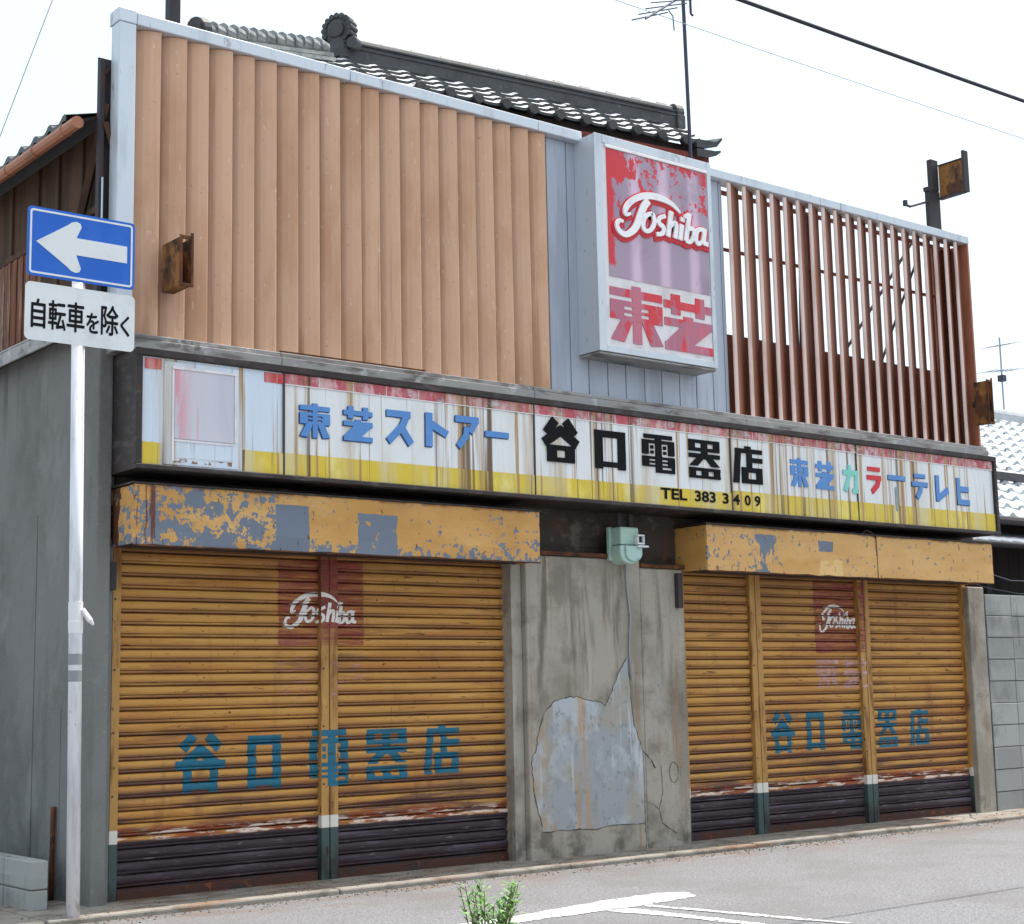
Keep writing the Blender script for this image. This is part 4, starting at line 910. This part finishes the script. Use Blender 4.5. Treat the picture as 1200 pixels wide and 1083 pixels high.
# ================================================================== ONE-WAY SIGN
t = thing('road_sign', 'blue one-way arrow sign above a white plate on a thin white pole', 'road sign', (-.443, -.47, .03))
PX = lambda z: -.443-.0116*z
m = MB(); m.tube([(PX(.03), -.47, .03), (PX(3.84), -.47, 3.84)], .036, 20); m.build('pole', mt_pole, t, smooth=True)
def plate(cx, cz, w_, h_, rr, y0, y1): return MB().prism(rbox(cx, cz, w_, h_, rr, 0, 0), y0, y1)
SX, SZ, SW, SH = -.487, 3.672, .632, .392
pn_ = plate(SX, SZ, SW, SH, .025, -.517, -.514).build('arrow_panel', mt_blue, t)
a = rbox(SX, SZ, SW-.028, SH-.028, .018, 0, 0); b = rbox(SX, SZ, SW-.050, SH-.050, .010, 0, 0)
m = MB()
for i in range(len(a)):
    j = (i+1) % len(a); m.prism([a[i], a[j], b[j], b[i]], -.5185, -.5172)
m.build('border', mt_swhite, pn_)
L_ = SX-SW/2; T_ = SZ-SH/2
ar = [(.08, .50), (.36, .80), (.40, .855), (.445, .875), (.48, .855), (.49, .80), (.445, .635), (.925, .635), (.925, .385), (.445, .385), (.49, .20), (.48, .145), (.445, .125), (.40, .145), (.36, .20)]
m = MB(); m.prism([(L_+u*SW, T_+v*SH) for u, v in ar][::-1], -.5195, -.5172); m.build('arrow', mt_swhite, pn_)
pt = plate(-.486, 3.279, .641, .325, .03, -.517, -.514).build('text_panel', mt_swhite, t)
for s_, xa, xb, za, zb in (('自', -.770, -.692, 3.187, 3.347), ('転', -.672, -.576, 3.188, 3.350), ('車', -.566, -.467, 3.190, 3.355), ('を', -.452, -.382, 3.196, 3.308), ('除', -.366, -.266, 3.196, 3.366), ('く', -.25, -.198, 3.202, 3.318)):
    text(s_, xa, xb, za, zb, -.5185, mt_blackl, 'lettering', pt, copies=.0028)
for z in (3.52, 3.78, 3.18, 3.38):
    MB().box(PX(z)-.055, PX(z)+.055, -.5135, -.43, z, z+.03).build('clamp', mt_sback, t, bev=.003)
m = MB(); x = PX(1.6)
m.tube([(PX(1.53), -.47, 1.53), (PX(1.59), -.47, 1.59), (PX(1.6), -.47, 1.60), (PX(1.70), -.47, 1.70)], [.0375, .040, .038, .0395], 16)
m.tube([(x+.025, -.50, 1.66), (x+.06, -.52, 1.60), (x+.08, -.52, 1.575)], [.014, .016, .006], 8)
m.build('tape', mt_tape, t)
for z in (1.36, 1.27): MB().tube([(PX(z), -.47, z), (PX(z+.06), -.47, z+.06)], .0366, 20).build('sticker', mt_sback, t)

# ================================================================== LEFT BLOCK WALL, PIPE
t = thing('low_block_wall', 'low grey concrete block wall along the foot of the grey side wall', 'wall', (-.46, 1.5, 0))
m = MB()
for j in range(8):
    for k_, (za, zb) in enumerate(((.0, .135), (.142, .295))):
        off = .2*(k_ % 2)*0; m.box(-.512, -.412, -.05+j*.4+off, -.05+j*.4+.394+off, za, zb)
m.build('block_course', mt_block, t, bev=.006)
m = MB(); m.box(-.508, -.416, -.045, 3.14, 0, .29); m.build('mortar', mt_mortar, t)
m = MB(); m.tube([(-.235, .33, .02), (-.235, .33, .30), (-.232, .335, .56)], .016, 8); o = m.build('rusty_pipe', mt_rust, smooth=True); tag(o, 'thin rusty pipe stub standing against the grey side wall', 'pipe')

# ================================================================== RIGHT BLOCK WALL
t = thing('block_wall', 'tall grey concrete block wall right of the last shutter', 'wall', (11, -.05, 0))
m = MB(); bw, bh = .40, .197
for r_ in range(10):
    for c_ in range(16):
        xx = 8.372+c_*bw-(0 if r_ % 2 == 0 else 0)
        d_ = random.uniform(-.003, .003); m.box(xx+.004, xx+bw-.004, -.10+d_, .0, r_*bh+.004, (r_+1)*bh-.004)
m.build('block_course', mt_block, t, bev=.004)
m = MB(); m.box(8.374, 8.37+16*bw, -.092, -.005, 0, 10*bh-.006); m.build('mortar', mt_mortar, t)

# ================================================================== NEIGHBOUR HOUSE
nb = thing('neighbour_house', 'house with pale glazed tile roof behind the block wall', 'house', (16, 3.5, 0))
m = MB(); m.box(10.2, 26, 2.6, 9.0, 0, 3.15); m.build('wall', mt_dwall, nb)
m = MB(); tiles(m, (9.6, 2.0, 3.06), (1, 0, 0), (0, 1, 0), 55, 15, .30, .27, .57, amp=.04, lap=.035)
nr = m.build('roof', mt_tile2, nb)
m = MB(); m.face([(9.6, 2.02, 3.0), (26, 2.02, 3.0), (26, 6.05, 5.3), (9.6, 6.05, 5.3)]); m.face([(9.6, 6.05, 5.3), (26, 6.05, 5.3), (26, 10, 3.05), (9.6, 10, 3.05)]); m.build('roof_deck', mt_ridge, nr)
m = MB(); m.box(9.6, 26, 5.9, 6.2, 5.28, 5.42); m.tube([(9.6, 6.05, 5.46), (26, 6.05, 5.46)], .09, 10); m.build('ridge', mt_tile2, nr)
m = MB(); m.box(9.6, 26, 3.05, 3.12, 3.74, 3.84); m.build('snow_guard', mt_ridge, nr)
m = MB(); m.tube([(9.6, 1.93, 3.02), (26, 1.93, 3.02)], .05, 8); m.build('gutter', mt_steel, nr)
m = MB()
m.hexa([(8.7, 1.45, 2.66), (8.7, 1.45, 2.68), (8.7, 2.6, 2.92), (8.7, 2.6, 2.94), (26, 1.45, 2.66), (26, 1.45, 2.68), (26, 2.6, 2.92), (26, 2.6, 2.94)])
lr = m.build('lean_to_roof', M('lean_to_sheet', srgb(104, 92, 92), [Ly(srgb(140, 120, 120), (3, 3, 3), .5, .7, .6, 5)], rough=.5), nb)
m = MB()
for i in range(80): m.tube([(8.75+i*.22, 1.44, 2.70), (8.75+i*.22, 2.6, 2.96)], .018, 6)
m.build('roof_batten', mt_alu, lr)
m = MB(); m.tube([(8.6, 1.38, 2.655), (26, 1.38, 2.645)], .035, 10); m.build('gutter', mt_steel, lr, smooth=True)
m = MB()
for x in (10.5, 11.3, 12.2, 13.4, 15): m.box(x, x+.09, 1.9, 1.99, 0, 2.75)
m.box(10.2, 26, 2.3, 2.34, 0, 2.8); m.build('porch_post', mt_dwall, nb)
m = MB()
m.tube([(8.2, .05, 2.30), (8.7, .13, 2.20), (9.3, .25, 2.14), (10.4, .5, 2.17), (11.5, .8, 2.30)], .007, 6); o = m.build('service_wire', mt_cable, smooth=True); tag(o, 'upper of two thin black wires sagging above the block wall top', 'wire', 'service wires')
m = MB(); m.tube([(8.2, .05, 2.12), (8.8, .16, 2.05), (9.5, .3, 2.02), (11.5, .8, 2.10)], .005, 6); o = m.build('service_wire', mt_cable, smooth=True); tag(o, 'lower and thinner of two black wires just above the block wall top', 'wire', 'service wires')
t = thing('tv_antenna', 'thin distant aerial on the ridge of the pale tiled neighbour house', 'antenna', (18.05, 6.05, 5.4), 'rooftop aerials')
m = MB(); m.tube([(18.05, 6.05, 5.42), (18.05, 6.05, 6.75)], .014, 6); m.build('mast', mt_gcable, t)
for z, l_ in ((6.62, .35), (6.2, .5)):
    m = MB(); m.tube([(18.05-l_*.8, 6.05, z-.06), (18.05+l_*.8, 6.05, z+.06)], .008, 5)
    for q in range(5): xx = 18.05-l_*.8+q*l_*.4; zz = z-.06+q*.03; m.tube([(xx, 5.85, zz), (xx, 6.25, zz)], .005, 4)
    m.build('boom', mt_gcable, t)
MB().box(18.0, 18.1, 6.0, 6.1, 6.02, 6.12).build('junction_box', mt_ant, t)

# ================================================================== ROOFTOP AERIAL, POST, WIRES
t = thing('tv_antenna', 'tall dark aerial mast standing behind the box sign', 'antenna', (5.47, .8, 5.3), 'rooftop aerials')
m = MB(); m.tube([(5.46, .55, 5.25), (5.50, .62, 7.45)], .017, 8); m.build('mast', mt_ant, t)
m = MB(); A, Bv = Vector((5.02, .60, 6.87)), Vector((5.66, .64, 7.33)); m.tube([A, Bv], .010, 6)
m.build('boom', mt_ant, t)
m = MB(); d_ = (Bv-A)
for i, l_ in enumerate((.08, .1, .12, .16, .2, .22)):
    q = A+d_*(.08+i*.17); m.tube([q-Vector((l_*.9, -.15, .0)), q+Vector((l_*.9, -.15, .0))], .006, 5)
m.tube([(5.60, .63, 7.33), (5.605, .63, 7.08), (5.63, .63, 7.07)], .012, 6); m.tube([(5.10, .4, 7.05), (5.22, .42, 7.07)], .014, 6); m.tube([(5.3, .6, 7.02), (5.35, .6, 6.98), (5.36, .6, 6.85)], .006, 5)
m.build('element', mt_ant, t)
m = MB(); m.box(1.85, 1.95, 3.2, 3.3, 3.28, 7.7); m.box(1.83, 1.97, 3.18, 3.32, 7.3, 7.34); o = m.build('steel_post', mt_steel, bev=.006); tag(o, 'dark square post rising behind the top corner of the tan louvres', 'post')
def wire(pts, r_, mat, label, grp=None):
    o = MB().tube(pts, r_, 6).build('overhead_cable', mat, smooth=True); tag(o, label, 'cable', grp); return o
def sag(a, b, s_, n=16): return [Vector(a).lerp(Vector(b), i/n)-Vector((0, 0, s_*4*(i/n)*(1-i/n))) for i in range(n+1)]
wire(sag((-16, -3.3, 5.08), (26, -3.3, 5.6), .55, 40), .0115, mt_cable, 'thick black overhead cable crossing the upper right sky')
wire(sag((-16, -3.2, 4.95), (26, -3.25, 5.25), .52, 40), .002, mt_gcable, 'hair-thin pale wire just under the thick black overhead cable')
wire([(-2.33, -.5, 0), (-.964, -.5, 4.23), (-.683, -.5, 5.1), (1.2, -.5, 10.9)], .003, mt_gcable, 'thin slanting guy wire in the sky left of the shop')

# ================================================================== SHRUB
t = thing('young_shrub', 'small bright green leafy shrub growing at the roadside', 'shrub', (-.21, -3.77, 0))
st = MB(); lf = MB(); rr = random.Random(3)
for k in range(24):
    az = rr.uniform(0, 6.28); H = rr.uniform(.34, .45); sp = rr.uniform(.04, .19)
    base = Vector((-.205+rr.uniform(-.015, .015), -3.77+rr.uniform(-.015, .015), 0))
    tip = base+Vector((math.cos(az)*sp, math.sin(az)*sp, H))
    mid = base.lerp(tip, .5)+Vector((0, 0, .02)); st.tube([base, mid, tip], [.004, .003, .0015], 5)
    for i in range(26):
        f_ = .3+.7*i/25; c = base.lerp(tip, f_)+Vector((0, 0, .02*math.sin(f_*3.1)))
        a = i*2.4+k; el = rr.uniform(.1, 1.0); ll = rr.uniform(.04, .075)*(1.15-.35*f_)
        d_ = Vector((math.cos(a)*math.cos(el), math.sin(a)*math.cos(el), math.sin(el)))
        s_ = d_.cross(Vector((0, 0, 1))).normalized()*ll*.115; nn = d_.cross(s_).normalized()*ll*.06
        p1 = c+d_*ll*.45; p2 = c+d_*ll-Vector((0, 0, ll*.2))
        lf.face([c, p1-s_+nn, p2, p1]); lf.face([c, p1, p2, p1+s_+nn])
st.build('stem', mt_stem, t); lf.build('foliage', mt_leaf, t)
